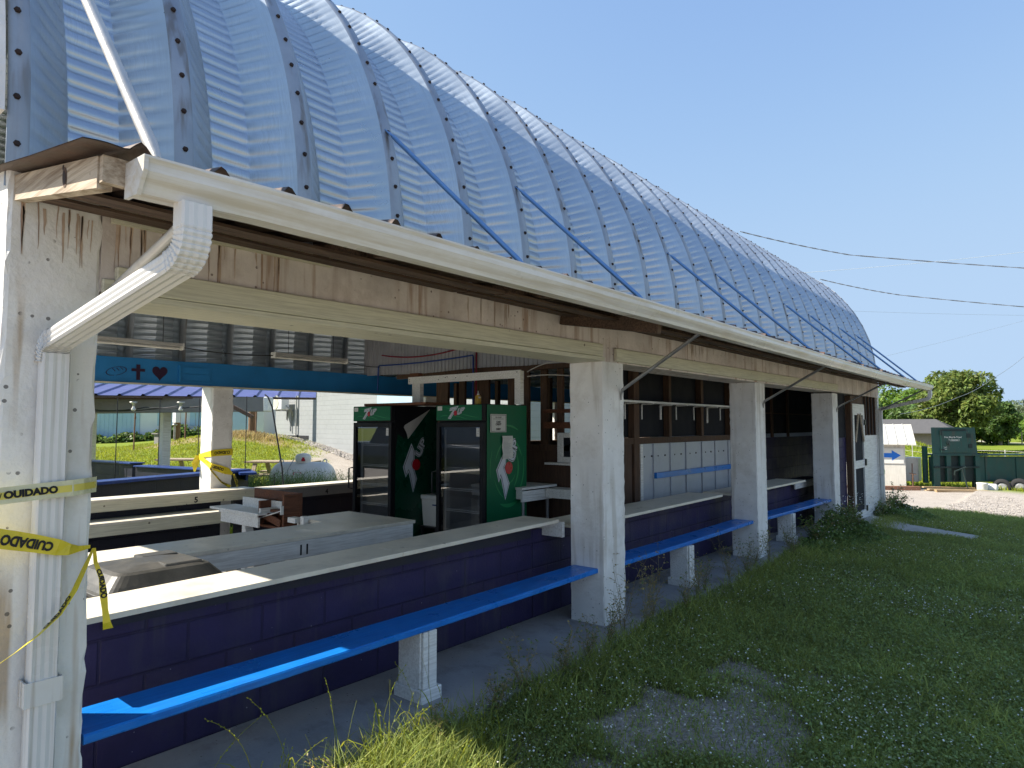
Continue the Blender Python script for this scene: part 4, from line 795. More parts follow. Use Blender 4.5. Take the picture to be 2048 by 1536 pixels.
# ------------------------------------------------------------------ kitchen partition inside the barn
kit = thing('kitchen_partition', (-6, 6.3, 0), 'brown stud wall with grey tin sheeting above, behind the coolers', 'partition wall')
YP = 6.30
mb = MB(); x = -8.1; prevp = None; cols = []
while x < -3.0:
    for dx, dy in ((0, 0), (.006, -.012), (.022, -.012), (.028, 0), (.055, 0)): cols.append((x + dx, YP + dy))
    x += .068
for (xa_, ya_), (xb2, yb2) in zip(cols, cols[1:]):
    zt = lambda q: ZC + math.sqrt(max(.001, 2.53 ** 2 - (q - XC) ** 2)); zb = 2.325 + .01 * math.sin(xa_ * 3)
    if max(zt(xa_), zt(xb2)) > 2.4 and abs(xa_ - XC) < 2.5: mb.poly([(xa_, ya_, zb), (xb2, yb2, zb), (xb2, yb2, zt(xb2)), (xa_, ya_, zt(xa_))])
mb.build('tin_sheet', M_tin, kit)
mb = MB(); mb.box((-7.4, YP + .03, 2.26), (-3.9, YP + .07, 2.36)); mb.box((-4.9, YP - .03, 2.26), (-4.15, YP + .02, 2.318)); mb.build('top_plate', M_stud, kit)
for x0, x1 in ((-6.57, -6.35), (-6.14, -6.04), (-5.86, -5.62), (-5.30, -5.20), (-5.04, -4.97), (-4.79, -4.70), (-4.55, -4.47)):
    mb = MB(); mb.box((x0, YP + .025, 1.37), (x1, YP + .065, 2.258)); mb.build('stud', M_stud, kit)
for z in (1.74, 1.56):
    mb = MB(); mb.box((-4.72, YP - .02, z), (-4.0, YP + .02, z + .075 - .03 * (z > 1.7))); mb.build('cross_rail', M_redwood, kit)
mb = MB(); mb.box((-7.75, YP, 0), (-4.02, YP + .03, 1.30)); mb.box((-7.75, YP - .012, 1.302), (-4.02, YP + .05, 1.37)); mb.build('wood_panelling', M_panelwood, kit)
wn = MB(); wn.box((-4.51, YP - .03, 1.17), (-4.43, YP - .002, 1.51)); wn.box((-4.43, YP - .03, 1.455), (-4.03, YP - .002, 1.51)); wn.box((-4.43, YP - .03, 1.17), (-4.03, YP - .002, 1.235)); wo = bevel(wn.build('window_frame', M_white, kit), .004, 1)
mb = MB(); mb.box((-4.43, YP - .012, 1.235), (-4.03, YP - .003, 1.455)); mb.build('window_pane', M_screen, wo)
mb = MB(); mb.box((-4.64, YP - .10, 1.145), (-4.03, YP - .005, 1.168)); mb.build('window_sill', M_white, wo)
for x in (-7.3, -6.9, -6.45, -5.95, -5.5, -5.05, -4.6):
    mb = MB(); mb.box((x, 7.40, .0), (x + .06, 7.46, 2.25)); mb.build('stud', M_stud, kit)
sw = thing('side_partition', (-4, 9, 0), 'long inner wall of brown studs over dull tin sheets, with dark screening', 'partition wall')
XS = -4.0
mb = MB(); mb.box((XS - .05, 6.45, 1.37), (XS + .015, 11.3, 1.445)); mb.build('sill_rail', M_stud, sw)
mb = MB(); mb.box((XS - .03, 6.47, .0), (XS, 7.09, 1.368)); mb.build('brown_panel', M_panelwood, sw)
for y, wd in ((7.12, .13), (8.05, .07), (9.06, .08), (10.12, .08), (11.1, .09)):
    mb = MB(); mb.box((XS - .06, y, 1.447 if y > 7.2 else 0), (XS + .02, y + wd, 2.5)); mb.build('stud', M_stud, sw)
mb = MB(); mb.box((XS - .08, 6.45, 1.447), (XS - .07, 15.0, 2.6)); mb.build('dark_screen', M_screen, sw)
yy = [7.26, 7.62, 8.09, 8.56, 9.08, 9.55, 10.05, 10.55, 11.0, 11.3]
for a, b_ in zip(yy, yy[1:]):
    mb = MB(); mb.hexa([(XS - .02, a, 0), (XS + .016, a, 0), (XS - .002, b_ + .01, 0), (XS - .02, b_ + .01, 0), (XS - .02, a, 1.366), (XS + .016, a, 1.366), (XS - .002, b_ + .01, 1.366), (XS - .02, b_ + .01, 1.366)])
    for k in range(2): mb.tube([(XS + .0, a + .12 + k * .2, 1.21), (XS + .016, a + .12 + k * .2, 1.21)], .011, 6, 1)
    mb.build('tin_sheet', [M_tinwall, M_bolt], sw)
mb = MB(); mb.box((XS + .001, 7.255, 0), (XS + .03, 7.315, 1.366)); mb.build('white_trim', M_white, sw)
mb = MB(); mb.box((XS + .018, 7.62, .93), (XS + .055, 11.2, 1.0)); mb.build('blue_rail', M_bench, sw)
mb = MB(); mb.box((XS - .04, 11.31, -.25), (XS, 15.1, 1.38)); mb.build('purple_panel', M_purple, sw)
for y in (12.2, 13.1): mb = MB(); mb.box((XS - .06, y, 1.38), (XS - .02, y + .06, 2.3)); mb.build('stud', M_stud, sw)
mb = MB(); mb.box((XS - .05, 11.4, 1.80), (XS - .03, 15, 1.82)); mb.build('rail', M_stud, sw)
sh = thing('bracket_shelf', (-3.9, 8.6, 1.7), 'narrow white shelf on seven bent brackets, high above the blue rail', 'shelf')
mb = MB(); mb.box((XS + .02, 6.5, 1.862), (XS + .20, 10.7, 1.884)); mb.build('shelf_board', M_white, sh)
for i, y in enumerate((6.89, 7.30, 7.79, 8.24, 8.79, 9.24, 9.72, 10.2)):
    mb = MB(); mb.tube([(XS + .19, y, 1.858), (XS + .04, y, 1.855), (XS + .027, y, 1.845), (XS + .027, y, 1.67 - .04 * (i == 5))], .010 + .006 * (i in (2, 5)), 6); mb.build('bracket', M_white, sh)
kt = thing('kitchen_table', (-5, 5.9, 0), 'small white table with a drawer front, beside the right cooler', 'table')
mb = MB(); mb.box((-5.3, 5.62, .90), (-4.50, 6.25, .925)); mb.build('table_top', M_white, kt)
mb = MB(); mb.box((-4.535, 5.63, .77), (-4.51, 6.24, .885)); mb.box((-5.28, 5.635, .80), (-4.537, 5.655, .898)); mb.build('drawer_front', M_white, kt)
for x in (-5.25, -4.6):
    mb = MB(); mb.tube([(x, 5.75, 0), (x, 5.75, .89)], .018, 8); mb.build('leg', M_pipe, kt); mb = MB(); mb.tube([(x, 6.2, 0), (x, 6.2, .89)], .018, 8); mb.build('leg', M_pipe, kt)
mb = MB(); mb.box((-4.498, 6.05, .87), (-4.02, 6.27, .89)); mb.box((-4.498, 6.03, .79), (-4.02, 6.048, .889)); tag(mb.build('wall_shelf', M_white), 'short white shelf fixed below the white framed window', 'shelf')
# pipes and cable on the tin sheet
def sag(a, b_, d, n=14): a, b_ = Vector(a), Vector(b_); return [a.lerp(b_, i / n) - Vector((0, 0, d * 4 * (i / n) * (1 - i / n))) for i in range(n + 1)]
mb = MB(); mb.tube(sag((-7.66, 6.27, 2.62), (-5.80, 6.27, 2.66), .09) + [Vector((-5.78, 6.27, 2.64)), Vector((-5.78, 6.26, 1.4))], .011, 6); tag(mb.build('red_pipe', M_redpipe), 'thin red water pipe sagging across the grey tin', 'pipe')
mb = MB(); mb.tube([Vector((-7.75, 6.27, 2.1)), Vector((-7.74, 6.27, 2.46))] + sag((-7.7, 6.265, 2.47), (-5.84, 6.265, 2.5), .02) + [Vector((-5.83, 6.265, 2.48)), Vector((-5.83, 6.26, 1.4))], .011, 6); tag(mb.build('blue_pipe', M_bluepipe), 'thin blue water pipe below the red one on the tin', 'pipe')
mb = MB(); mb.tube(sag((-4.42, 5.6, 2.17), (-3.9, 6.2, 2.12), -.14) , .006, 6); mb.tube(sag((-4.42, 5.6, 2.12), (-3.9, 6.2, 2.08), -.04), .006, 6); mb.tube(sag((-4.52, 5.55, 2.10), (-4.55, 5.55, 1.83), 0), .006, 6); tag(mb.build('loose_cable', M_palepipe), 'pale cable looping from the white cross board to the brown wall', 'cable')
# tube lights and their cord under the far side of the roof
for k, (a, b_) in enumerate(((2.30, 3.36), (4.50, 5.58))):
    t_ = thing('tube_light', (-7.6, (a + b_) / 2, 2.45), ('near' if not k else 'far') + ' unlit fluorescent strip hanging over the blue beam' + (', by the corner pillar' if not k else ', by the grey tin'), 'strip light', 'fluorescent strips under the roof')
    mb = MB(); mb.box((-7.64, a, 2.475), (-7.56, b_, 2.51)); mb.build('housing', M_palepipe, t_)
    for x in (-7.63, -7.585): mb = MB(); mb.tube([(x, a + .02, 2.455), (x, b_ - .02, 2.455)], .013, 8); mb.build('tube', M_bulb, t_)
    for e_ in (a - .012, b_): mb = MB(); mb.box((-7.65, e_, 2.44), (-7.55, e_ + .012, 2.512)); mb.build('end_cap', M_paper, t_)
    mb = MB(); mb.tube([(-7.6, a + .2, 2.51), (-7.6, a + .2, 4.1)], .004, 4); mb.tube([(-7.6, b_ - .2, 2.51), (-7.6, b_ - .2, 4.1)], .004, 4); mb.build('hanger', M_cable, t_)
mb = MB(); mb.tube(sag((-7.6, 3.38, 2.47), (-7.6, 4.49, 2.47), .025) , .006, 6); mb.tube(sag((-7.6, 5.6, 2.47), (-7.70, 6.26, 2.45), .02), .006, 6); tag(mb.build('light_cord', M_cable), 'thin dark cord strung between the two strip lights', 'cord')

# screen door in the end bay
sd_ = thing('screen_door', (-2.88, 13.35, -.14), 'weathered white framed screen door with two slanting braces at the top', 'door')
mb = MB(); zb = -.13; zt = 1.98; f = lambda a, b_, c, d, x=0: mb.box((-2.90 + x, a, c), (-2.862 + x, b_, d))
f(12.93, 13.03, zb, zt); f(13.72, 13.82, zb, zt); f(13.03, 13.72, zt - .2, zt); f(13.03, 13.72, zb, zb + .18); f(13.03, 13.72, .82, .96); mb.build('door_frame', M_white, sd_)
mb = MB(); mb.bar((-2.855, 13.06, 1.30), (-2.855, 13.30, 1.80), .05, .02, (1, 0, 0)); mb.bar((-2.855, 13.70, 1.30), (-2.855, 13.44, 1.80), .05, .02, (1, 0, 0)); mb.build('brace', M_oldwood, sd_)
mb = MB(); mb.box((-2.893, 13.03, zb + .18), (-2.887, 13.72, zt - .2)); mb.build('mesh', M_screen, sd_)
mb = MB(); mb.box((-2.858, 13.74, .85), (-2.835, 13.80, .97)); mb.box((-2.858, 13.74, .02), (-2.84, 13.80, .12)); mb.box((-2.858, 13.74, 1.6), (-2.84, 13.80, 1.7)); mb.build('hinge', M_black, sd_)
mb = MB(); mb.box((-2.96, 12.81, -.15), (-2.868, 12.91, 2.12)); mb.box((-2.96, 13.832, -.15), (-2.905, 13.857, 2.12)); mb.box((-2.96, 12.912, 1.995), (-2.90, 13.83, 2.12)); mb.build('door_jamb', M_stud, barn)

# ------------------------------------------------------------------ caution tape
def ribbon(name, pts, wd, mats, label, words=(), core=False, wdirs=None, group='strips of caution tape', cat='tape'):
    pts = [Vector(p) for p in pts]; mb = MB(); n = len(pts); L_, U_ = [], []
    for i, p in enumerate(pts):
        t = (pts[min(i + 1, n - 1)] - pts[max(i - 1, 0)]).normalized(); wv = Vector(wdirs[i]) if wdirs else Vector((0, 0, 1)); wv = (wv - t * wv.dot(t)).normalized(); k = wd[i] if isinstance(wd, (list, tuple)) else wd
        L_.append(p - wv * k / 2); U_.append(p + wv * k / 2)
    mb.sweep([[a, b_] for a, b_ in zip(L_, U_)], closed=False, cap=False)
    ob = tag(mb.build(name, mats[0]), label, cat, group)
    s = ob.modifiers.new('thick', 'SOLIDIFY'); s.thickness = .0012; s.offset = 0
    ln = [0]
    for a, b_ in zip(pts, pts[1:]): ln.append(ln[-1] + (b_ - a).length)
    def at(sv, tv, off):
        sv = max(0, min(ln[-1], sv)); i = max(j for j in range(n - 1) if ln[j] <= sv + 1e-9); f_ = (sv - ln[i]) / max(1e-9, ln[i + 1] - ln[i]); lo_, hi_ = L_[i].lerp(L_[i + 1], f_), U_[i].lerp(U_[i + 1], f_)
        nrm = (pts[i + 1] - pts[i]).cross(hi_ - lo_).normalized()
        return (lo_ + hi_) / 2 + (hi_ - lo_) * tv + nrm * off
    if core:
        m2 = MB(); k = 30; m2.sweep([[at(ln[-1] * i / k, -.22, core), at(ln[-1] * i / k, .20, core)] for i in range(k + 1)], closed=False, cap=False); m2.build('yellow_band', M_tapecore, ob)
    if words:
        m3 = MB()
        for tx, s0, hfrac, off, flip, sx, bo in words:
            sc = hfrac / .7; V, F = text_geo(tx, bo); w0 = max(v[0] for v in V); kk = (wd if not isinstance(wd, (list, tuple)) else sum(wd) / n) * sc
            sgn = -1 if flip else 1; m3.add([at(s0 + sgn * x * kk * sx, sgn * y * sc, off) for x, y, _ in V], F)
        m3.build('lettering', M_ink, ob)
    return ob
XT = -2.782
ribbon('caution_tape', [(-2.74, .50, 1.350), (XT, .64, 1.359), (XT, .70, 1.363), (XT, .745, 1.366), (XT, .80, 1.369), (XT, .86, 1.372), (-2.80, .90, 1.374), (-2.86, .962, 1.374), (-2.90, .975, 1.372)], .058, (M_tapepale,), 'pale bleached caution tape wrapped level across the downspout and corner pillar',
       (('OUIDADO', .24, .40, .0035, False, 1.0, .06), ('/', .135, .30, .0035, False, 1.2, .03), ('/', .152, .26, .0035, False, 1.0, .03)), core=.0018)
ribbon('caution_tape', [(-2.74, .50, 1.262), (XT, .63, 1.222), (XT, .70, 1.202), (XT, .76, 1.184), (XT, .82, 1.164), (-2.79, .86, 1.150), (-2.83, .90, 1.142), (-2.862, .95, 1.140)], [.066, .066, .064, .060, .056, .040, .022, .012], (M_tape,), 'yellow caution tape with upside down lettering, gathered to a knot at the pillar edge',
       (('CUIDADO', .245, .50, .0035, True, 1.0, .05),))
ribbon('caution_tape', [(-2.845, .955, 1.135), (-2.82, .92, 1.07), (-2.79, .88, 1.00), (-2.77, .83, .93), (-2.765, .77, .875), (-2.76, .70, .83), (-2.74, .60, .78), (-2.72, .5, .74)], [.012, .028, .034, .036, .034, .026, .018, .012], (M_tape,), 'twisted yellow caution tape slanting down across the downspout from the knot',
       (('CUIDADO', .25, .62, .0035, True, 1.25, .05), ('////', .44, .6, .0035, True, .9, .03)), wdirs=[(1, .7, .8)] * 8)
ribbon('caution_tape', [(-2.845, .958, 1.135), (-2.85, .966, 1.08), (-2.84, .985, 1.02), (-2.835, .992, .96), (-2.83, .998, .90), (-2.825, 1.004, .85), (-2.80, 1.0, .835)], [.010, .014, .018, .026, .020, .026, .034], (M_tape,), 'loose crumpled tail of caution tape dangling in front of the near counter',
       (('CUIDADO', .14, .8, .002, False, 1.0, .06), ('CUIDADO', .14, .8, -.002, False, 1.0, .06)), wdirs=[(.3, 1, 0)] * 7)
xb2 = XB + .006
ribbon('caution_tape', [(-8.35, 3.948, 1.21), (-8.2, 3.943, 1.23), (xb2, 3.945, 1.25), (xb2, 4.0, 1.258), (xb2, 4.1, 1.262), (xb2, 4.222, 1.265)], [.05, .06, .075, .08, .082, .082], (M_tape,), 'yellow caution tape band round the back pillar, lettering upside down', (('CUIDADO', .46, .42, .0025, True, 1.0, .04),))
ribbon('caution_tape', [(-8.35, 3.948, 1.20), (-8.2, 3.943, 1.16), (xb2 + .002, 3.945, 1.10), (xb2 + .002, 4.05, 1.065), (xb2 + .002, 4.15, 1.03), (xb2 + .002, 4.222, .99)], [.05, .06, .07, .085, .085, .03], (M_tape,), 'yellow caution tape slanting down the back pillar, lettering upright', (('UIDADO', .43, .42, .0025, False, 1.0, .04),))
ribbon('caution_tape', [(-8.15, 3.94, 1.16), (xb2 + .004, 3.95, 1.05), (xb2 + .004, 4.08, .90), (xb2 + .004, 4.20, .83)], [.03, .02, .018, .04], (M_tape,), 'thin twisted caution tape running to the foot of the back pillar', (('CUIDADO CUIDADO', .27, .8, .002, False, 1.2, .05),))
ribbon('caution_tape', [(-8.0, 4.222, .99), (-7.98, 4.25, .90), (-7.99, 4.27, .83)], [.02, .035, .03], (M_tape,), 'short end of caution tape hanging at the right edge of the back pillar', (('CUIDADO', .08, .7, .002, False, 1.0, .05),))
ribbon('caution_tape', [(-8.36, 3.94, 1.22), (-8.38, 3.92, 1.12), (-8.36, 3.90, 1.02)], [.05, .09, .05], (M_tape,), 'bunched bow of caution tape on the outer corner of the back pillar', (('CUIDADO', .1, .4, .003, True, 1.0, .04),))

# ------------------------------------------------------------------ behind the barn: pavilion, tank, tables, buildings
pav = thing('blue_roofed_pavilion', (-14, 6, 0), 'low pavilion with a violet blue metal roof edge and a grey beam', 'pavilion')
e0, e1 = Vector((-16.2, 3.15, 2.20)), Vector((-12.56, 8.46, 2.20)); ud = (e1 - e0).normalized(); back = Vector((-ud.y, ud.x, 0)) * 3.4 + Vector((0, 0, .55))
mb = MB(); n = 15
for i in range(n):
    a, b_ = e0 + (e1 - e0) * i / n, e0 + (e1 - e0) * (i + 1) / n; w_ = (b_ - a); up_ = Vector((0, 0, .035))
    for q0, q1, h0, h1 in ((0, .06, 0, 1), (.06, .14, 1, 1), (.14, .2, 1, 0), (.2, 1, 0, 0)):
        p, q = a + w_ * q0 + up_ * h0, a + w_ * q1 + up_ * h1; mb.poly([p, q, q + back, p + back])
mb.build('roof', M_purpleroof, pav)
mb = MB(); fv = -back.normalized() * .0; mb.hexa([e0 - Vector((0, 0, .05)), e1 - Vector((0, 0, .05)), e1 + back * .02 - Vector((0, 0, .05)), e0 + back * .02 - Vector((0, 0, .05)), e0 - Vector((0, 0, .01)), e1 - Vector((0, 0, .01)), e1 + back * .02 - Vector((0, 0, .01)), e0 + back * .02 - Vector((0, 0, .01))]); mb.build('fascia', M_darkwood, pav)
mb = MB(); mb.bar(e1 - Vector((0, 0, .13)) + back * .05 - ud * 1.3, e1 - Vector((0, 0, .13)) + back * .05 - ud * .95, .1, .14); mb.build('rafter_end', M_redwood, pav)
mb = MB(); b0, b1 = Vector((-18.2, 3.05, 1.95)), Vector((-12.91, 7.49, 2.035)); bd = (b1 - b0).normalized(); mb.bar(b0, b1, .28, .30); mb.build('beam', M_greybeam, pav)
mb = MB(); mb.bar(b1 - bd * .02, b1 + bd * .10, .285, .305); bevel(mb.build('beam_end', M_white, pav), .02)
mb = MB(); mb.hexa([e0 + back * .05 - Vector((0, 0, .1)), e1 - ud * 1.1 + back * .05 - Vector((0, 0, .1)), e1 - ud * 1.1 + back - Vector((0, 0, .1)), e0 + back - Vector((0, 0, .1)), e0 + back * .05 - Vector((0, 0, .06)), e1 - ud * 1.1 + back * .05 - Vector((0, 0, .06)), e1 - ud * 1.1 + back - Vector((0, 0, .06)), e0 + back - Vector((0, 0, .06))]); mb.build('ceiling', M_darkwood, pav)
for x, y, r_ in ((-15.14, 6.40, .085), (-18.9, 6.2, .085)):
    mb = MB(); mb.hexa([(x - r_, y - r_, -.1), (x + r_, y - r_, -.1), (x + r_, y + r_, -.1), (x - r_, y + r_, -.1), (x - r_ + .02, y - r_, 2.1), (x + r_ + .02, y - r_, 2.1), (x + r_ + .02, y + r_, 2.1), (x - r_ + .02, y + r_, 2.1)]); mb.build('post', M_white, pav)
mb = MB(); mb.bar((-12.6, 6.35, 2.08), (-12.1, 6.75, 1.75), .05, .07); mb.build('knee_brace', M_darkwood, pav)
for x, y in ((-14.30, 5.13), (-13.75, 5.70), (-13.05, 6.15), (-11.435, 6.25)):
    mb = MB(); mb.tube([(x, y, .0), (x, y, 2.12)], .009, 6); mb.build('steel_rod', M_cable, pav)
for x, y in ((-15.35, 4.95), (-14.5, 5.5), (-13.85, 6.15)):
    l_ = MB(); l_.lathe((x, y, 1.96), [(0, .11), (.075, .11), (.075, .09), (.03, .07), (.028, .03), (.0, .03)], 14); lo = l_.build('lamp_holder', M_palepipe, pav)
    mb = MB(); mb.lathe((x, y, 1.96), [(.018, .03), (.024, .0), (.044, -.035), (.04, -.065), (0, -.082)], 14); mb.build('bulb', M_bulb, lo)
mb = MB(); mb.tube(sag((-15.6, 4.9, 1.95), (-14.4, 5.7, 1.96), .06) + sag((-14.4, 5.7, 1.96), (-13.4, 6.5, 2.0), .04), .012, 6); mb.tube(sag((-15.6, 4.9, 1.90), (-13.9, 6.1, 1.98), .05), .010, 6); mb.build('wiring', M_cable, pav)
def lowwall(a, b_, zt, label, cap=.05, wd=.2, capmat=M_bluecap):
    r_ = thing('low_wall', ((a[0] + b_[0]) / 2, (a[1] + b_[1]) / 2, 0), label, 'wall', 'low dark walls of the pavilion')
    a, b_ = Vector((*a, 0)), Vector((*b_, 0)); z = Vector((0, 0, 1))
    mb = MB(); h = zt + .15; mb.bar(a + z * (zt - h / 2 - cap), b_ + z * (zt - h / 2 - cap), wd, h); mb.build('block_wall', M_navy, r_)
    mb = MB(); mb.bar(a + z * (zt - cap / 2), b_ + z * (zt - cap / 2), wd + .10, cap - .004); bevel(mb.build('cap_board', capmat, r_), .006); return r_
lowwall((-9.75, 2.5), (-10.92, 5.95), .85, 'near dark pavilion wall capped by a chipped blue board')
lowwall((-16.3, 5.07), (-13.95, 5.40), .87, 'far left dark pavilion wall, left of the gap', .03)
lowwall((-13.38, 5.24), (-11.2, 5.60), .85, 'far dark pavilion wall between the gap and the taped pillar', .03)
mb = MB(); mb.bar((-11.15, 6.05, .80), (-10.35, 5.72, .80), .26, .035); mb.bar((-11.0, 5.99, .72), (-10.6, 5.83, .72), .04, .10); tag(mb.build('seat_plank', M_bluecap), 'end of a blue plank sticking out right of the taped pillar', 'plank')
mb = MB(); mb.bar((-10.55, 3.75, .62), (-10.45, 3.72, .80), .03, .09); tag(mb.build('white_bracket', M_trim), 'small white bracket under the blue capped wall', 'bracket')
mb = MB(); mb.tube([(-10.16, 5.87, 2.10), (-10.10, 5.89, 2.06), (-10.07, 5.95, 1.9), (-10.02, 6.02, 1.4), (-9.98, 6.1, .9), (-9.935, 6.161, .0)], .013, 8); mb.tube([(-10.05, 6.0, .8), (-9.99, 5.98, .6), (-10.0, 6.1, .5), (-9.96, 6.1, .0)], .007, 6); tag(mb.build('drop_cable', M_cable), 'black twisted cable dropping from the pavilion roof to the ground', 'cable')

# propane tank
def tank():
    r_ = thing('gas_tank', (-14.13, 9.2, -.05), 'white horizontal gas tank with a domed valve cover, in long weeds', 'gas tank')
    c = Vector((-14.13, 9.2, .33)); ax = Vector((.77, .64, 0)); nrm = Vector((-.64, .77, 0)); zz = Vector((0, 0, 1)); L_ = .78; r = .385; prof = []
    for i in range(9): t = math.pi / 2 * i / 8; prof.append((-L_ + .30 - .30 * math.cos(t), r * math.sin(t)))
    for i in range(9): t = math.pi / 2 * i / 8; prof.append((L_ - .30 + .30 * math.sin(t), r * math.cos(t)))
    n = 36; mb = MB(); rings = [[c + ax * x + (nrm * math.cos(2 * math.pi * k / n) + zz * math.sin(2 * math.pi * k / n)) * max(q, .001) for k in range(n)] for x, q in prof]
    mb.sweep(rings, smooth=True); mb.build('shell', M_tank, r_)
    mb = MB(); mb.lathe(c + zz * (r - .02), [(.17, 0), (.19, .10), (.185, .15), (.15, .20), (.08, .222), (0, .228)], 28); dm = mb.build('valve_cover', M_tank, r_)
    mb = MB(); q = c + zz * (r + .05) - nrm * .192 + ax * .06
    for k, w_ in ((0, .09), (1, .055)): mb.bar(q + zz * (.0 + .04 * k) - ax * w_ / 2, q + zz * (.0 + .04 * k) + ax * w_ / 2, .012, .05)
    mb.build('warning_label', M_printred, dm)
    for s_ in (-.52, .52):
        mb = MB(); p = c + ax * s_ + zz * (r - .02); mb.tube([p + ax * .05 * math.cos(t) + zz * .085 * math.sin(t) for t in [i * math.pi / 8 for i in range(9)]], .013, 8); mb.build('lifting_lug', M_tank, r_)
        mb = MB(); mb.bar(c + ax * s_ - zz * .3 - nrm * .25, c + ax * s_ - zz * .3 + nrm * .25, .1, .16); mb.build('foot', M_tank, r_)
    mb = MB(); p0 = c - nrm * (r * .93) - ax * .02 + zz * .12; fr_ = [p0 + ax * a + zz * b_ - nrm * (.022 - abs(b_) * .35) for a, b_ in ((-.09, -.045), (.09, -.045), (.1, 0), (.09, .045), (-.09, .045), (-.1, 0))]
    mb.poly(fr_); mb.poly([p0 + (q - p0) * .82 - nrm * .004 for q in fr_], 1); mb.poly([p0 + (q - p0) * .55 - nrm * .006 for q in fr_], 0); mb.build('maker_plate', [M_printred, M_tank], r_)
    mb = MB(); mb.tube([c + zz * .48 - nrm * .2 - ax * .15, c - nrm * .38 - ax * .25 + zz * .2, c - nrm * .42 - ax * .2 - zz * .3], .011, 6); mb.build('gas_line', M_pipe, r_)
tank()
def picnic(cx, cy, ang, label):
    g = gz(cx, cy); r_ = thing('picnic_table', (cx, cy, g), label, 'picnic table', 'weathered picnic tables'); u = Vector((math.cos(ang), math.sin(ang), 0)); v = Vector((-u.y, u.x, 0)); c = Vector((cx, cy, g)); zz = Vector((0, 0, 1))
    mb = MB(); [mb.bar(c + v * o_ + zz * .74 - u * .9, c + v * o_ + zz * .74 + u * .9, .135, .04) for o_ in (-.29, -.145, 0, .145, .29)]; mb.build('table_top', M_picnic, r_)
    for s_ in (-1, 1): mb = MB(); [mb.bar(c + v * (o_ * s_) + zz * .44 - u * .9, c + v * (o_ * s_) + zz * .44 + u * .9, .135, .04) for o_ in (.60, .745)]; mb.build('seat', M_picnic, r_)
    for e_ in (-.62, .62):
        mb = MB(); mb.bar(c + u * e_ - v * .30 + zz * .70, c + u * e_ - v * .66, .05, .1, u); mb.bar(c + u * (e_ + .0501) + v * .30 + zz * .70, c + u * (e_ + .0501) + v * .66, .05, .1, u); mb.bar(c + u * (e_ - .051) - v * .8 + zz * .37, c + u * (e_ - .051) + v * .8 + zz * .37, .05, .09); mb.build('trestle', M_picnic, r_)
picnic(-15.9, 9.75, R(35), 'weathered picnic table next to the white gas tank')
picnic(-17.9, 8.35, R(35), 'weathered picnic table half hidden by the taped pillar')

# grey block building with air conditioner
gb = thing('block_building', (-25, 17, 0), 'pale grey painted block building with bare wall and roof out of sight', 'building')
g0, g1 = Vector((-29.7, 17.75, 0)), Vector((-12.5, 15.42, 0)); gu = (g1 - g0).normalized(); gn = Vector((gu.y, -gu.x, 0))     # gn looks towards the barn
ang = math.atan2(gu.y, gu.x)
def oriented(mb, name, m, parent, base, a):
    """build with its own rotation so the block pattern follows the wall"""
    ob = bpy.data.objects.new(name, None)
    me = bpy.data.meshes.new(name); me.from_pydata(mb.v, [], mb.f)
    for q in (m if isinstance(m, list) else [m]): me.materials.append(q)
    me.polygons.foreach_set('material_index', mb.m); me.update(); ob = bpy.data.objects.new(name, me); COL.objects.link(ob); ob.parent = parent; ob.location = Vector(base) - root_loc(parent); ob.rotation_euler.z = a; return ob
Lg = (g1 - g0).length
mb = MB(); mb.box((0, 0, -.6), (Lg, 7.0, 5.2)); oriented(mb, 'wall', M_greyblock, gb, g0, ang)
mb = MB(); mb.box((-.4, -.4, 5.2), (Lg + .4, 7.4, 5.45)); oriented(mb, 'roof', M_houseroof, gb, g0, ang)
mb = MB(); mb.box((1.0, -.02, .95), (3.6, .01, 1.12)); oriented(mb, 'floor_vent', M_screen, gb, g0, ang)
def gp(s_, d_, z): return g0 + gu * s_ + gn * d_ + Vector((0, 0, z))
ac = thing('air_conditioner', gp(2.2, .3, 2.5), 'white wall mounted air conditioner unit on the grey block wall', 'air conditioner')
mb = MB(); mb.box((1.15, -.62, 2.32), (2.05, -.25, 2.90)); o = bevel(oriented(mb, 'casing', M_whitesiding, ac, g0, ang), .02)
mb = MB(); mb.lathe((1.48, -.628, 2.61), [(0, 0), (.22, 0), (.25, .004), (.25, -.01), (.22, -.012), (.05, -.014), (0, -.014)], 28, axis='y'); oriented(mb, 'fan_grille', M_trim, ac, g0, ang)
for x in (1.3, 1.95):
    mb = MB(); mb.box((x, -.6, 2.26), (x + .05, -.002, 2.31)); mb.box((x, -.05, 1.85), (x + .05, -.002, 2.255)); oriented(mb, 'bracket', M_pipe, ac, g0, ang)
mb = MB(); mb.tube([(2.05, -.4, 2.5), (2.25, -.3, 2.35), (2.2, -.1, 2.1), (2.0, -.06, 2.0)], .025, 6); mb.tube([(1.85, -.07, 2.31), (1.85, -.07, 1.3)], .035, 8); oriented(mb, 'hoses', M_pipe, ac, g0, ang)
mb = MB(); mb.tube([(2.45, -.09, 1.15), (2.45, -.09, 5.1)], .045, 8); mb.box((2.37, -.14, 1.13), (2.53, -.0, 1.17)); tag(oriented(mb, 'conduit', M_palepipe, None, g0, ang), 'grey vertical conduit on the block wall right of the air conditioner', 'pipe')
mb = MB(); mb.box((10.6, -.75, 1.9), (13.6, -.02, 2.9)); mb.tube([(10.4, -.05, 1.4), (10.4, -.1, 2.75), (10.65, -.2, 2.95), (10.9, -.3, 3.0)], .05, 8); ob = tag(oriented(mb, 'duct_box', M_bluesiding, None, g0, ang), 'pale duct box with an elbow pipe on the grey wall behind the coolers', 'duct')
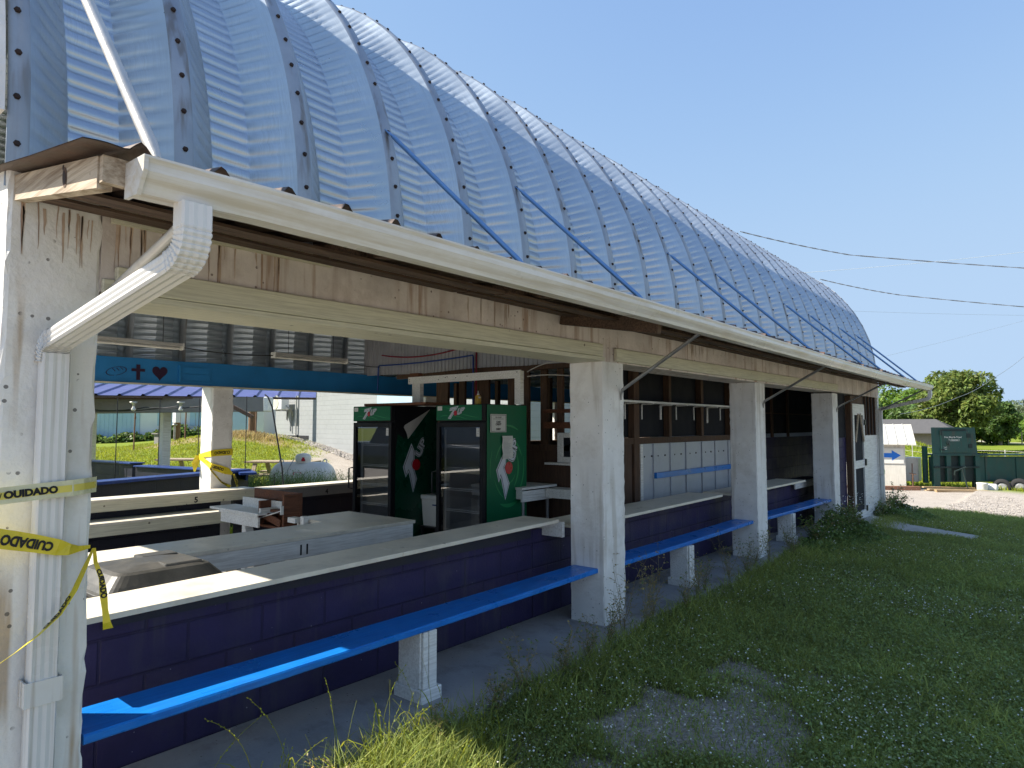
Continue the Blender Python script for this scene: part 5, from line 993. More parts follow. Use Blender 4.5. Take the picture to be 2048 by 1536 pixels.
# long white building on the left and its neighbour
wb = thing('white_building', (-50, 19, 0), 'long white metal building with pale blue doors beyond the lawn', 'building')
w0, w1 = Vector((-54.5, 13.5, -.2)), Vector((-41.0, 24.6, -.2)); wu = (w1 - w0).normalized(); wa = math.atan2(wu.y, wu.x); LW = (w1 - w0).length
mb = MB(); mb.box((0, 0, 0), (LW, 8, 4.6)); oriented(mb, 'wall', M_whitesiding, wb, w0, wa)
mb = MB(); mb.box((-.4, -.5, 4.6), (LW + .4, 8.5, 4.8)); oriented(mb, 'roof', M_shedroof, wb, w0, wa)
mb = MB(); mb.box((.5, -.06, .6), (8.2, -.004, 3.4)); [mb.box((x, -.075, .6), (x + .03, -.062, 3.4)) for x in np.arange(.7, 8.2, .3)]; d_o = oriented(mb, 'big_door', M_bluesiding, wb, w0, wa)
mb = MB(); mb.box((3.2, -.12, 2.05), (6.6, -.08, 2.2)); oriented(mb, 'door_bar', M_whitesiding, d_o, w0, wa)
for a in (9.4, 11.6, 13.4):
    mb = MB(); [mb.box((a + k * .42, -.05, 1.75), (a + k * .42 + .36, -.004, 3.0)) for k in range(3)]; oriented(mb, 'window', M_bluesiding, wb, w0, wa)
mb = MB(); mb.box((15.4, -.06, .7), (16.4, -.004, 3.1)); oriented(mb, 'door', M_whitesiding, wb, w0, wa)
ab = thing('white_annex', (-32, 18.2, 1.0), 'small white annex with a pale door and brown step, next to the grey block building', 'building')
mb = MB(); mb.box((0, 0, 0), (2.2, 3, 3.2)); oriented(mb, 'wall', M_whitesiding, ab, (-33.4, 16.9, .9), R(38))
mb = MB(); mb.box((.35, -.05, .12), (1.75, -.004, 2.5)); oriented(mb, 'door', M_bluesiding, ab, (-33.4, 16.9, .9), R(38))
mb = MB(); mb.box((-.1, -.6, .0), (2.3, -.01, .10)); oriented(mb, 'step', M_redwood, ab, (-33.4, 16.9, .98), R(38))
for (x, y, h, r, lab) in ((-33.9, 14.9, 6.5, .16, 'brown utility pole carrying a white meter box'), (-27.73, 15.42, 6.5, .15, 'brown utility pole in front of the grey block building')):
    p = thing('utility_pole', (x, y, gz(x, y)), lab, 'utility pole'); mb = MB(); mb.tube([(x, y, gz(x, y) - .2), (x, y, h)], [r, r * .85], 12); mb.build('pole', M_pole, p)
    if x < -30:
        mb = MB(); mb.box((x + .10, y - .28, 1.72), (x + .45, y - .05, 2.35)); mb.build('meter_box', M_whitesiding, p)
        mb = MB(); mb.tube([(x + .2, y - .2, 1.7), (x + .2, y - .2, .9)], .05, 8); mb.lathe((x + .24, y - .22, 1.55), [(0, 0), (.11, .02), (.11, .1), (0, .12)], 12); mb.build('meter', M_pipe, p)
for x, y, h in ((-32.0, 12.2, 1.7), (-29.8, 13.45, 1.75), (-27.1, 15.25, 1.6)):
    mb = MB(); z = gz(x, y); mb.bar((x, y, z - .1), (x + .05, y, z + h), .05, .04, (1, 0, 0)); mb.bar((x + .05, y, z + h - .3), (x + .06, y, z + h - .2), .07, .05, (1, 0, 0)); tag(mb.build('fence_post', M_post), 'thin rusty steel post standing in the bare earth of the lawn', 'post', 'rusty posts in the lawn')
mb = MB(); mb.box((-34.8, 14.2, gz(-34.8, 14.4)), (-34.3, 14.6, gz(-34.8, 14.4) + .55)); mb.box((-34.9, 14.1, gz(-34.8, 14.4) + .55), (-34.2, 14.7, gz(-34.8, 14.4) + .6)); tag(mb.build('valve_box', M_greybeam), 'small grey utility box at the foot of the meter pole', 'box')

# pickup parked beyond the open gable, caught in the cooler glass
def truck():
    t = thing('pickup_truck', (-13.2, -2.4, -.08), 'dark pickup truck parked beyond the open end of the barn', 'pickup truck'); o = Vector((-13.2, -2.4, -.05)); M_car = mat('black_car_paint', (0.012, 0.014, 0.018), 0.18, var=0.05, bump=0, coat=0.6); M_win = mat('tinted_window', (0.01, 0.012, 0.015), 0.06, var=0, bump=0, spec=.6); M_chrome = mat('bright_chrome', (0.6, 0.6, 0.6), 0.15, metal=1, var=.05, bump=0)
    def ring(x, pts): return [o + Vector((x, y, z)) for y, z in pts]
    sec = lambda hw, zb, zt, tw: [(-hw, zb), (hw, zb), (hw + .02, (zb + zt) / 2), (hw - .02, zt - .08), (tw, zt), (-tw, zt), (-hw + .02, zt - .08), (-hw - .02, (zb + zt) / 2)]
    mb = MB(); mb.sweep([ring(x, sec(.95, .5, z, w_)) for x, z, w_ in ((-2.8, 1.10, .85), (-2.75, 1.18, .9), (.9, 1.20, .88), (1.3, 1.18, .86), (2.5, 1.10, .82), (2.75, 1.02, .78), (2.8, .85, .75))]); bevel(mb.build('body', M_car, t), .03)
    mb = MB(); mb.sweep([ring(x, [(-w_, z0), (w_, z0), (w2, z1), (-w2, z1)]) for x, z0, z1, w_, w2 in ((-1.2, 1.19, 1.22, .86, .8), (-.9, 1.19, 1.80, .86, .70), (.55, 1.19, 1.82, .86, .70), (1.35, 1.19, 1.21, .86, .8))]); bevel(mb.build('cab', M_win, t), .04)
    mb = MB(); mb.box(o + Vector((-.85, -.68, 1.80)), o + Vector((.5, .68, 1.86))); bevel(mb.build('cab_roof', M_car, t), .03)
    mb = MB(); [mb.box(o + Vector((2.76, -.6, .68 + k * .07)), o + Vector((2.84, .6, .72 + k * .07))) for k in range(5)]; mb.box(o + Vector((2.75, -.95, .42)), o + Vector((2.92, .95, .60))); mb.build('grille', M_chrome, t)
    for y in (-.78, .78): mb = MB(); mb.box(o + Vector((2.72, y - .14, .75)), o + Vector((2.83, y + .14, .98))); mb.build('headlight', M_bulb, t)
    for x in (-1.8, 1.85):
        for y in (-.92, .92): mb = MB(); mb.lathe(o + Vector((x, y, .36)), [(0, -.12), (.36, -.12), (.38, 0), (.36, .12), (0, .12)], 24, axis='y'); wh = mb.build('wheel', M_tyre, t); mb = MB(); mb.lathe(o + Vector((x, y, .36)), [(0, -.13), (.2, -.125), (.2, .125), (0, .13)], 18, axis='y'); mb.build('rim', M_chrome, wh)
truck()

# ------------------------------------------------------------------ beyond the far end: shed, container, field, trees
def frame(o, a): 
    u = Vector((math.cos(a), math.sin(a), 0)); return Vector(o), u, Vector((-u.y, u.x, 0))
sa = R(17); sh0 = Vector((-5.0, 31.17, -.95)) - Vector((math.cos(sa), math.sin(sa), 0)) * 3.4
shed = thing('white_shed', sh0, 'small white wooden shed with a bleached tin roof and a blue arrow sign', 'shed')
WS, DS, HS = 3.4, 1.6, 1.80
mb = MB(); mb.box((0, 0, 0), (WS, .08, HS)); oriented(mb, 'front_wall', M_shed, shed, sh0, sa)
mb = MB(); mb.prism([(WS, .081, 0), (WS, DS, 0), (WS, DS, HS), (WS, DS / 2, HS + .62), (WS, .081, HS)], (-.08, 0, 0)); oriented(mb, 'gable_wall', M_shed, shed, sh0, sa)
mb = MB(); mb.box((0, DS - .08, 0), (WS - .081, DS, HS)); oriented(mb, 'back_wall', M_shed, shed, sh0, sa)
rf = MB(); ov = .36
for s_, y0, y1 in ((0, -.28, DS / 2), (1, DS + .28, DS / 2)):
    z0, z1 = HS - .05 + .02, HS + .78
    rf.add([(-.2, y0, z0), (WS + ov, y0, z0), (WS + ov, y1, z1), (-.2, y1, z1), (-.2, y0, z0 - .03), (WS + ov, y0, z0 - .03), (WS + ov, y1, z1 - .03), (-.2, y1, z1 - .03)], [(0, 1, 2, 3), (7, 6, 5, 4), (0, 4, 5, 1), (1, 5, 6, 2), (2, 6, 7, 3), (3, 7, 4, 0)])
    for x in np.arange(-.2, WS + ov, .33): rf.bar((x, y0, z0 + .012), (x, y1, z1 + .012), .03, .03)
ro = oriented(rf, 'roof', M_shedroof, shed, sh0, sa)
mb = MB(); mb.bar((WS + ov - .02, -.26, HS - .08), (WS + ov - .02, DS / 2, HS + .72), .04, .09); mb.bar((WS + ov - .02, DS + .26, HS - .08), (WS + ov - .02, DS / 2, HS + .72), .04, .09); oriented(mb, 'barge_board', M_shed, ro, sh0, sa)
mb = MB(); mb.tube([(WS * .70, .35, HS + .3), (WS * .70, .35, HS + 1.55)], .055, 8); mb.lathe((WS * .70, .35, HS + 1.55), [(.05, 0), (.09, .01), (.07, .06), (0, .08)], 10); mb.lathe((WS * .70, .35, HS + .25), [(.16, 0), (.06, .16)], 10, 1); oriented(mb, 'vent_pipe', [M_palepipe, M_houseroof], ro, sh0, sa)
mb = MB(); mb.box((WS + .001, .35, .05), (WS + .035, 1.15, 1.78)); mb.box((WS + .036, .42, 1.25), (WS + .045, .70, 1.60)); oriented(mb, 'door', M_shed, shed, sh0, sa)
mb = MB(); mb.box((WS + .0365, .40, 1.64), (WS + .05, .47, 1.68)); mb.box((WS + .0365, .55, 1.64), (WS + .05, .62, 1.68)); mb.box((WS + .0362, .78, .75), (WS + .045, .80, 1.2)); oriented(mb, 'hinges', M_black, shed, sh0, sa)
mb = MB(); [mb.box((x, -.10, HS - .16), (x + .09, -.002, HS - .03)) for x in (1.65, 3.2)]; mb.box((.3, -.022, HS - .30), (2.6, -.001, HS - .17)); oriented(mb, 'rafter_tails', M_shed, shed, sh0, sa)
sg = MB(); sg.box((.6, -.03, .98), (3.34, -.004, 1.60)); so = tag(oriented(sg, 'arrow_sign', M_paper, None, sh0, sa), 'white board with a bright blue arrow pointing right, on the shed front', 'sign')
mb = MB(); mb.prism([(2.58, -.031, 1.22), (2.92, -.031, 1.22), (2.92, -.031, 1.10), (3.24, -.031, 1.31), (2.92, -.031, 1.52), (2.92, -.031, 1.40), (2.58, -.031, 1.40)], (0, -.004, 0)); me_ = MB(); me_.v, me_.f, me_.m, me_.sm = mb.v, mb.f, mb.m, mb.sm
ao = oriented(me_, 'sign_print', M_arrow, so, sh0, sa); ao.rotation_euler.z = 0; ao.location = (0, 0, 0); mb = MB(); text(mb, 'n', (2.1, -.034, 1.28), (1, 0, 0), (0, 0, 1), .30, bold=.05); q = oriented(mb, 'sign_lettering', M_arrow, so, sh0, sa); q.rotation_euler.z = 0; q.location = (0, 0, 0)
mb = MB(); [mb.bar(Vector((-7.2, 29.3, -.95)), Vector((-4.55, 31.2, -.97)), .2, .22) for k in (0,)]; tag(mb.build('timber_beam', M_brickwood), 'reddish timber beam lying in front of the white shed', 'timber')
for k, (z, off) in enumerate(((.07, 0), (.16, .12), (.245, -.1), (.07, .42), (.16, .4))):
    a, b_ = Vector((-4.35 + off, 31.2 - off, -1.06)), Vector((-2.75 + off, 32.5 - off, -1.10)); mb = MB(); mb.bar(a + Vector((0, 0, z * .7)), b_ + Vector((0, 0, z * .7)), .16, .045); tag(mb.build('lumber', M_lumber), 'pale sawn plank stacked on the ground beside the green container', 'plank', 'sawn planks by the container')
# trash compactor container
c0 = Vector((-4.12, 31.85, -1.12)); ca = R(41.5)
cp = thing('trash_compactor', c0, 'dark green steel trash compactor with a tall hopper box and ribbed front', 'compactor')
CS = .72
def cb(name, a, b_, m=M_dgreen, bev=0.0):
    a, b_ = (a[0] * CS, *a[1:]), (b_[0] * CS, *b_[1:]); mb = MB(); mb.box(a, b_); o = oriented(mb, name, m, cp, c0, ca); return bevel(o, .02) if bev else o
cb('base_frame', (.12, .12, .40), (9.5, .42, 1.42))
for x in (.0, .75, 1.55, 2.42): cb('rib', (x if x else -.02, -.02, .02 if x == 0 else .42), (x + (.36 if x == 0 else .26), .119, 1.475))
cb('top_plate', (-.06, -.05, 1.4755), (9.5, .5, 1.53)); cb('crossbar', (.0, -.06, .98), (2.6, -.021, 1.04), M_bldark)
cb('leg', (.02, .02, -.05), (.30, .119, .399)); cb('leg', (2.3, .02, -.05), (2.55, .119, .41), M_bldark)
cb('recess', (.36, .10, .42), (2.42, .118, 1.475), M_bldark)
for x in (3.1, 4.9, 6.6): cb('side_panel', (x, .09, .45), (x + 1.5, .119, 1.40))
cb('end_wing', (-.26, .3, .35), (-.03, .42, 1.85))
hop = MB(); hop.hexa([(-.03, 0, 1.531), (1.86, 0, 1.531), (1.72, .5, 1.531), (.30, .5, 1.531), (-.05, 0, 2.62), (1.78, 0, 2.62), (1.65, .5, 2.62), (.30, .5, 2.62)]); ho = oriented(hop, 'hopper_box', M_dgreen, cp, c0, ca)
mb = MB(); mb.box((.33, -.035, 1.60), (1.52, -.002, 2.47)); hd = bevel(oriented(mb, 'hatch_door', M_dgreen, ho, c0, ca), .012); hd.location = Vector((0, 0, 0)); hd.rotation_euler.z = 0
mb = MB(); mb.box((.36, -.04, 2.49), (1.38, -.002, 2.55)); q = oriented(mb, 'slot', M_bldark, ho, c0, ca); q.location = (0, 0, 0); q.rotation_euler.z = 0
mb = MB(); text(mb, 'Door Must Be Closed', (.83, -.037, 2.225), (1, 0, 0), (0, 0, 1), .066, bold=.008, sx=.86); text(mb, 'To Operate !!', (.87, -.037, 2.12), (1, 0, 0), (0, 0, 1), .064, bold=.008, sx=.9); mb.box((.7, -.0385, 2.07), (1.1, -.0365, 2.08)); text(mb, 'Lock', (.50, -.037, 1.82), (1, 0, 0), (0, 0, 1), .045, bold=.01); text(mb, 'Door', (.50, -.037, 1.745), (1, 0, 0), (0, 0, 1), .045, bold=.01)
q = oriented(mb, 'chalk_lettering', M_paper, ho, c0, ca); q.location = (0, 0, 0); q.rotation_euler.z = 0
mb = MB(); mb.tube([(.56, -.05, 2.05), (.58, -.07, 1.95), (.64, -.08, 1.92), (.66, -.06, 1.98)], .022, 6); mb.bar((.33, -.045, 2.3), (.33, -.045, 2.52), .07, .03); mb.bar((.3, -.05, 1.72), (.46, -.05, 1.72), .03, .06); [mb.box((x, -.05, z), (x + .16, -.037, z + .17)) for x, z in ((1.40, 2.2), (1.46, 1.78))]; q = oriented(mb, 'latches', M_bldark, ho, c0, ca); q.location = (0, 0, 0); q.rotation_euler.z = 0
cb('control_box', (2.56, .3, 1.70), (2.78, .6, 2.02), M_paper)
mb = MB(); mb.tube([(1.93, .25, 1.7), (1.97, .2, 1.56), (2.15, .15, 1.545), (2.4, .2, 1.545)], .03, 8); oriented(mb, 'power_cable', M_bldark, cp, c0, ca); mb = MB(); mb.tube([(.75, -.10, .45), (.78, -.15, .85), (1.2, -.2, 1.02), (1.24, -.15, .97)], .035, 8); oriented(mb, 'hydraulic_hose', M_bldark, cp, c0, ca); mb = MB(); mb.tube([(1.05, -.2, .95), (1.16, -.35, .05)], .03, 8); oriented(mb, 'prop_leg', M_bldark, cp, c0, ca)
# jug, pale tub, old wheels and a railway timber by the compactor
def cpt(x, y, z): return c0 + Vector((math.cos(ca) * x - math.sin(ca) * y, math.sin(ca) * x + math.cos(ca) * y, z))
mb = MB(); p = cpt(1.62, -.5, .0); mb.lathe(p, [(0, 0), (.17, 0), (.19, .05), (.19, .36), (.2, .38), (.2, .42), (0, .42)], 20); ob = tag(mb.build('white_bucket', M_paper), 'white plastic bucket standing in front of the compactor leg', 'bucket')
mb = MB(); p = cpt(2.0, -.4, .18); ring_ = []; mb.lathe(p, [(0, -.28), (.19, -.28), (.2, -.22), (.2, .2), (.15, .26), (0, .27)], 18, axis='x'); ob = tag(mb.build('tipped_bucket', M_tank), 'white pail tipped on its side next to the standing bucket', 'bucket')
for k, (x, r_) in enumerate(((2.62, .30), (3.35, .32))):
    p = cpt(x, -.25, .22); t_ = thing('old_wheel', p, ('left' if not k else 'right') + ' old wheel with a pale hub lying under the compactor edge', 'wheel', 'old wheels by the compactor'); mb = MB(); mb.lathe(p, [(.2, -.1), (r_, -.11), (r_ + .03, 0), (r_, .11), (.2, .1)], 26, axis='y'); mb.build('tyre', M_tyre, t_); mb = MB(); mb.lathe(p, [(0, -.07), (.1, -.08), (.2, -.05), (.22, .02), (0, .03)], 22, axis='y'); mb.build('rim', M_hub, t_)
mb = MB(); mb.bar(cpt(2.0, -1.1, .03), cpt(5.5, -.9, .03), .2, .12); tag(mb.build('sleeper_timber', M_picnic), 'grey weathered timber lying on the gravel before the compactor', 'timber')
mb = MB(); mb.bar(cpt(-1.5, -1.2, .02), cpt(2.4, -1.1, .02), .9, .05); structure(mb.build('pavement', M_walk))
for k, (x, y) in enumerate(((-.75, .25), (-1.05, .4), (-.95, -.1))):
    p = cpt(x, y, 0); mb = MB(); mb.tube([p, p + Vector((.02, .01, 1.15 - .2 * k))], .022, 6); mb.bar(p + Vector((-.1, 0, .75)), p + Vector((.14, .05, .72)), .02, .02); tag(mb.build('iron_stake', M_post), 'thin dark iron stake between the shed and the compactor', 'stake', 'iron stakes by the shed')
mb = MB(); p = cpt(-1.0, 1.6, .35); mb.box(p, p + Vector((1.2, .8, 1.0))); bevel(tag(mb.build('white_crate', M_tank), 'pale crate behind the stakes, between shed and compactor', 'crate'), .03)
# distant low house, field fence
hs = thing('far_house', (-9, 60, .2), 'low house with a dark shingled roof beneath the trees', 'house'); hz = gz(-9, 60)
mb = MB(); mb.box((-13, 59.2, hz - .3), (-6.9, 63, 1.0)); mb.build('wall', M_housewall, hs)
mb = MB(); mb.prism([(-13.7, 58.4, .95), (-5.9, 58.4, .95), (-7.6, 60.8, 2.0), (-12.5, 60.8, 2.0)], (0, .0, .06)); mb.prism([(-13.7, 63.2, .95), (-5.9, 63.2, .95), (-7.6, 60.9, 2.0), (-12.5, 60.9, 2.0)], (0, 0, .06)); mb.prism([(-5.9, 58.4, .95), (-5.9, 63.2, .95), (-7.6, 60.85, 2.0)], (0, 0, .06)); mb.build('roof', M_houseroof, hs)
fn = thing('field_fence', (-5, 48, gz(-5, 48)), 'thin wire field fence on slim posts beyond the compactor', 'fence')
fp = [(-10, 52), (-7.6, 50), (-5.2, 48.3), (-2.6, 47.2), (-.2, 46.2), (2.4, 45.3)]
for x, y in fp: mb = MB(); z = gz(x, y); mb.tube([(x, y, z - .1), (x, y, z + 1.15)], .03, 6); mb.build('post', M_palepipe, fn)
mb = MB(); [mb.tube([(x, y, gz(x, y) + h) for x, y in fp], .008, 4) for h in (.35, .7, 1.08)]; mb.build('wires', M_palepipe, fn)
fn2 = thing('tree_line_fence', (-3, 84, gz(-3, 84)), 'far row of weathered posts along the foot of the trees', 'fence')
for k in range(14): x = -12 + k * 1.1; y = 84 - .1 * k; mb = MB(); z = gz(x, y); mb.tube([(x, y, z - .1), (x, y, z + 1.3)], .05, 5); mb.build('post', M_oldwood, fn2)

# ------------------------------------------------------------------ trees
def leaf_cloud(centers, radii, n, size, rg, flat=.35, shell=.5):
    """n leaf quads in clumps: each centre a clump; quads lie anywhere in the clump, denser near its skin"""
    k = rg.choice(len(centers), n, p=(radii ** 2).sum(1) / (radii ** 2).sum()); d = rg.normal(size=(n, 3)); d /= np.linalg.norm(d, axis=1)[:, None]; r = rg.random(n) ** (1 / 3); r = shell + (1 - shell) * r
    P = centers[k] + d * radii[k] * r[:, None]; nrm = d * .5 + rg.normal(size=(n, 3)) * .55 + np.array([0, 0, .5]); nrm /= np.linalg.norm(nrm, axis=1)[:, None]
    a = np.cross(nrm, rg.normal(size=(n, 3))); a /= np.linalg.norm(a, axis=1)[:, None]; b = np.cross(nrm, a); s = size * (.6 + .8 * rg.random(n))[:, None]
    V = np.stack([P - a * s, P - b * s * .42, P + a * s, P + b * s * .42], 1).reshape(-1, 3); return V, np.arange(n * 4).reshape(n, 4)
def tree(x, y, H, W, mleaf, label, n=5000, leaf=.16, trunk=.25, base=.28, seed=0, clumps=46, group=None, name='tree', squash=1.0):
    rg = np.random.default_rng(seed); z = gz(x, y); r_ = thing(name, (x, y, z), label, 'tree', group); ch = H * (1 - base); cc = np.array([x, y, z + H * base + ch / 2])
    d = rg.normal(size=(clumps, 3)); d /= np.linalg.norm(d, axis=1)[:, None]; q = rg.random(clumps) ** .33 * .80; C_ = cc + d * q[:, None] * np.array([W / 2, W / 2, ch / 2 * squash]); Rr_ = np.stack([W * .13 * (.65 + .8 * rg.random(clumps))] * 3, 1) * np.array([1, 1, .8])
    mb = MB(); tr = trunk; top_ = Vector((x + .1, y, z + H * (base + .35))); mb.tube([(x, y, z - .3), (x + .02, y, z + H * base * .5), (x + .05, y, z + H * base), top_], [tr * 1.3, tr, tr * .85, tr * .3], 10)
    for i in range(9):
        c = C_[rg.integers(clumps)]; s0 = Vector((x + .05, y, z + H * base * (.8 + .5 * rg.random()))); e_ = Vector(c); m_ = s0.lerp(e_, .5) + Vector((0, 0, .06 * H)); mb.tube([s0, m_, e_], [tr * .45, tr * .28, tr * .08], 6)
    mb.build('trunk', M_bark, r_)
    V, F_ = leaf_cloud(C_, Rr_, n, leaf, rg); arrays('crown', V, F_, mleaf, r_); return r_
tree(-6.75, 66.5, 6.7, 6.3, M_leafA, 'large round topped broad leaved tree behind the green compactor', 15000, .20, .34, .22, 3, 75, name='round_tree', squash=1.12)
k_ = 0
for x, y, H, W, m_, base_, lab in ((-16.5, 74, 5.6, 6.5, M_leafC, .05, 'bushy mid green tree left of the big round tree, behind the shed roof'), (-12.9, 77, 6.2, 6.5, M_leafB, .05, 'bright green tree close to the left side of the big round tree'), (-20.0, 78, 6.4, 6.5, M_leafB, .05, 'bright green tree at the left end of the tree row, by the barn corner'), (-10.6, 70, 4.2, 4.4, M_leafC, .03, 'lower dark tree under the left edge of the big round tree'),
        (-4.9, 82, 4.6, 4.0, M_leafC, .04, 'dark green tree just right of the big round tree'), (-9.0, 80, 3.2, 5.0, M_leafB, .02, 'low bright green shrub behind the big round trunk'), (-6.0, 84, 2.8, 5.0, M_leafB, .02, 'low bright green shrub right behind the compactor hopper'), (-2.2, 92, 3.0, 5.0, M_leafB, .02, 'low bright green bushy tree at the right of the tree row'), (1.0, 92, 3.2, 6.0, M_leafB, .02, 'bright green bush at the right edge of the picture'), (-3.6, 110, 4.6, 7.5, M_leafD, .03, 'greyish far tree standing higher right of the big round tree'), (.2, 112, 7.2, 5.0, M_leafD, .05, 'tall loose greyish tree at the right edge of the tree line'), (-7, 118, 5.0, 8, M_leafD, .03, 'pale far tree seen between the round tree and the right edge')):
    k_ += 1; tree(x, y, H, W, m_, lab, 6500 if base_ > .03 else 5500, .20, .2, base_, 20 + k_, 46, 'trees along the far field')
# ------------------------------------------------------------------ overhead wires
def wire(name, pts, r, d, label, m=None, twist=False):
    mb = MB(); P = []
    for a, b_ in zip(pts, pts[1:]): P += sag(a, b_, d, 24)[(1 if P else 0):]
    if twist:
        for ph in (0, math.pi): mb.tube([p + Vector((0, math.cos(i * 1.3 + ph) * r, math.sin(i * 1.3 + ph) * r)) for i, p in enumerate(P)], r * .8, 5)
    else: mb.tube(P, r, 5)
    return tag(mb.build(name, m or M_wireal), label, 'wire', 'overhead wires')
wire('overhead_wire', [(-5.81, 15.63, 6.25), (-4.03, 18.43, 5.94), (.99, 25.17, 5.95)], .010, .03, 'thick twisted wire leaving the roof ridge, upper of the two thick ones', twist=True)
wire('overhead_wire', [(-5.19, 20.08, 5.76), (-3.62, 22.69, 5.5), (1.09, 29.21, 5.31)], .010, .03, 'thick twisted wire behind the roof, lower of the two thick ones', twist=True)
wire('overhead_wire', [(-11.83, 41.49, 10.73), (2.15, 52.9, 12.56)], .010, .15, 'thin pale wire rising to the right between the two thick wires', M_whitesiding)
wire('overhead_wire', [(-5.27, 32.01, 2.06), (-3.74, 37.11, 2.88), (-2.84, 44.25, 4.11), (-1.42, 53.06, 6.26)], .011, .10, 'slanting wire crossing in front of the big round tree', M_wireal)
wire('overhead_wire', [(-14.41, 65.27, 11.87), (2.96, 79.67, 11.42)], .008, .1, 'very thin level wire in the sky below the thick wires')
wire('overhead_wire', [(-14.57, 78.4, 8.69), (3.52, 92.87, 14.73)], .008, .1, 'very thin faint wire rising to the right in the lower sky')

# ------------------------------------------------------------------ grass, clover, flowers, gravel, weeds
def blades(X, Y, h, wd, lean, rg, z=None):
    n = len(X); z = ground_z(X, Y) if z is None else z; a = rg.random(n) * 2 * np.pi; ca_, sa_ = np.cos(a), np.sin(a); b = rg.random(n) * 2 * np.pi; l = lean * h * (.3 + rg.random(n)); lx, ly = np.cos(b) * l, np.sin(b) * l; w_ = wd * (.6 + .8 * rg.random(n)) / 2
    def lev(t, k): return np.stack([X + lx * t * t - ca_ * w_ * k, Y + ly * t * t - sa_ * w_ * k, z - .01 + h * t * (1 - .25 * lean * t)], -1), np.stack([X + lx * t * t + ca_ * w_ * k, Y + ly * t * t + sa_ * w_ * k, z - .01 + h * t * (1 - .25 * lean * t)], -1)
    A0, B0 = lev(0, 1); A1, B1 = lev(.55, .85); A2, B2 = lev(1, .12); V = np.stack([A0, B0, A1, B1, A2, B2], 1).reshape(-1, 3); o = np.arange(n)[:, None] * 6
    return V, np.concatenate([o + np.array([[0, 1, 3, 2]]), o + np.array([[2, 3, 5, 4]])])
def join(parts):
    Vs, Fs, o = [], [], 0
    for V, F_ in parts: Vs.append(V); Fs.append(F_ + o); o += len(V)
    return np.concatenate(Vs), np.concatenate(Fs)
def scatter(n, x0, x1, y0, y1, dens, rg, near=None):
    X = rg.uniform(x0, x1, n); Y = rg.uniform(y0, y1, n); p = dens(X, Y)
    if near: p = p * np.clip((near / np.hypot(X, Y)) ** 1.5, 0, 1)
    k = rg.random(n) < p; return X[k], Y[k]
edge = lambda X, Y: X > (-2.66 + .05 * np.sin(Y * 2.1) + .20 * (fbm(X * 5, Y * 5) - .45) - .02 * np.maximum(0, Y - 6) * (Y < 9))
offpath = lambda X, Y: ~((Y > 12.78 + .1 * np.sin(X * 7)) & (Y < 13.95 - .3 * (X + 2.8) + .1 * np.sin(X * 9)) & (X < -1.15))
lush = lambda X, Y: np.clip((1 - .95 * gravel_mask(X, Y)) * (.35 + 1.0 * fbm(X * 1.7, Y * 1.7)), .0, 1) * edge(X, Y) * offpath(X, Y) * (Y < 18.6 + 1.5 * fbm(X * 2, Y))
rg = np.random.default_rng(21)
parts = []
X, Y = scatter(330000, -2.68, 1.2, .9, 9.0, lush, rg, 4.6); parts.append(blades(X, Y, .035 + .055 * rg.random(len(X)) + .05 * fbm(X * 3, Y * 3) ** 2, .0045, .8, rg))
X, Y = scatter(150000, -2.68, 1.5, 8.5, 19.5, lush, rg, 11); parts.append(blades(X, Y, .05 + .09 * rg.random(len(X)), .009, .7, rg))
rough = lambda X, Y: np.exp(-((X + 2.55) / .22) ** 2) * edge(X, Y) * np.clip(fbm(X * 2, Y * 1.3) * 1.6 - .2, 0, 1)
X, Y = scatter(42000, -2.66, -1.9, .9, 15.5, rough, rg); parts.append(blades(X, Y, .08 + .16 * rg.random(len(X)), .006, .8, rg))
tuft = lambda X, Y: np.clip(1.2 - np.hypot((X + 2.32) / .36, (Y - 2.02) / .55), 0, 1) * edge(X, Y)
X, Y = scatter(7000, -2.66, -1.8, 1.2, 2.9, tuft, rg); parts.append(blades(X, Y, .12 + .18 * rg.random(len(X)), .0065, .75, rg))
clump = lambda X, Y: np.clip((fbm(X * 3.1 + 7, Y * 3.1) - .52) * 7, 0, 1) * lush(X, Y)
X, Y = scatter(60000, -2.66, 1.2, 1.2, 12, clump, rg, 5); parts.append(blades(X, Y, .09 + .10 * rg.random(len(X)), .0055, .7, rg))
dry = lambda X, Y: np.clip((fbm(X * 1.9 + 17, Y * 1.9) - .40) * 3, 0, 1) * edge(X, Y) * offpath(X, Y)
X, Y = scatter(26000, -2.66, 1.2, 1.2, 14, dry, rg, 4.5); o = tag(arrays('dry_stems', *blades(X, Y, .03 + .07 * rg.random(len(X)), .0032, 1.3, rg), M_dryweed), 'thin straw coloured dead stems among the short grass', 'grass', None, 'stuff')
V, F_ = join(parts); o = tag(arrays('grass', V, F_, M_grass), 'short rough grass of the shaded strip beside the barn', 'grass', None, 'stuff')
def discs(X, Y, z, r, tilt, rg, k=4):
    n = len(X); nr = rg.normal(size=(n, 3)) * tilt + np.array([0, 0, 1.]); nr /= np.linalg.norm(nr, axis=1)[:, None]; a = np.cross(nr, rg.normal(size=(n, 3))); a /= np.linalg.norm(a, axis=1)[:, None]; b = np.cross(nr, a); P = np.stack([X, Y, z], -1)
    V = np.stack([P + (a * math.cos(2 * math.pi * i / k) + b * math.sin(2 * math.pi * i / k)) * r[:, None] for i in range(k)], 1).reshape(-1, 3); return V, np.arange(n * k).reshape(n, k)
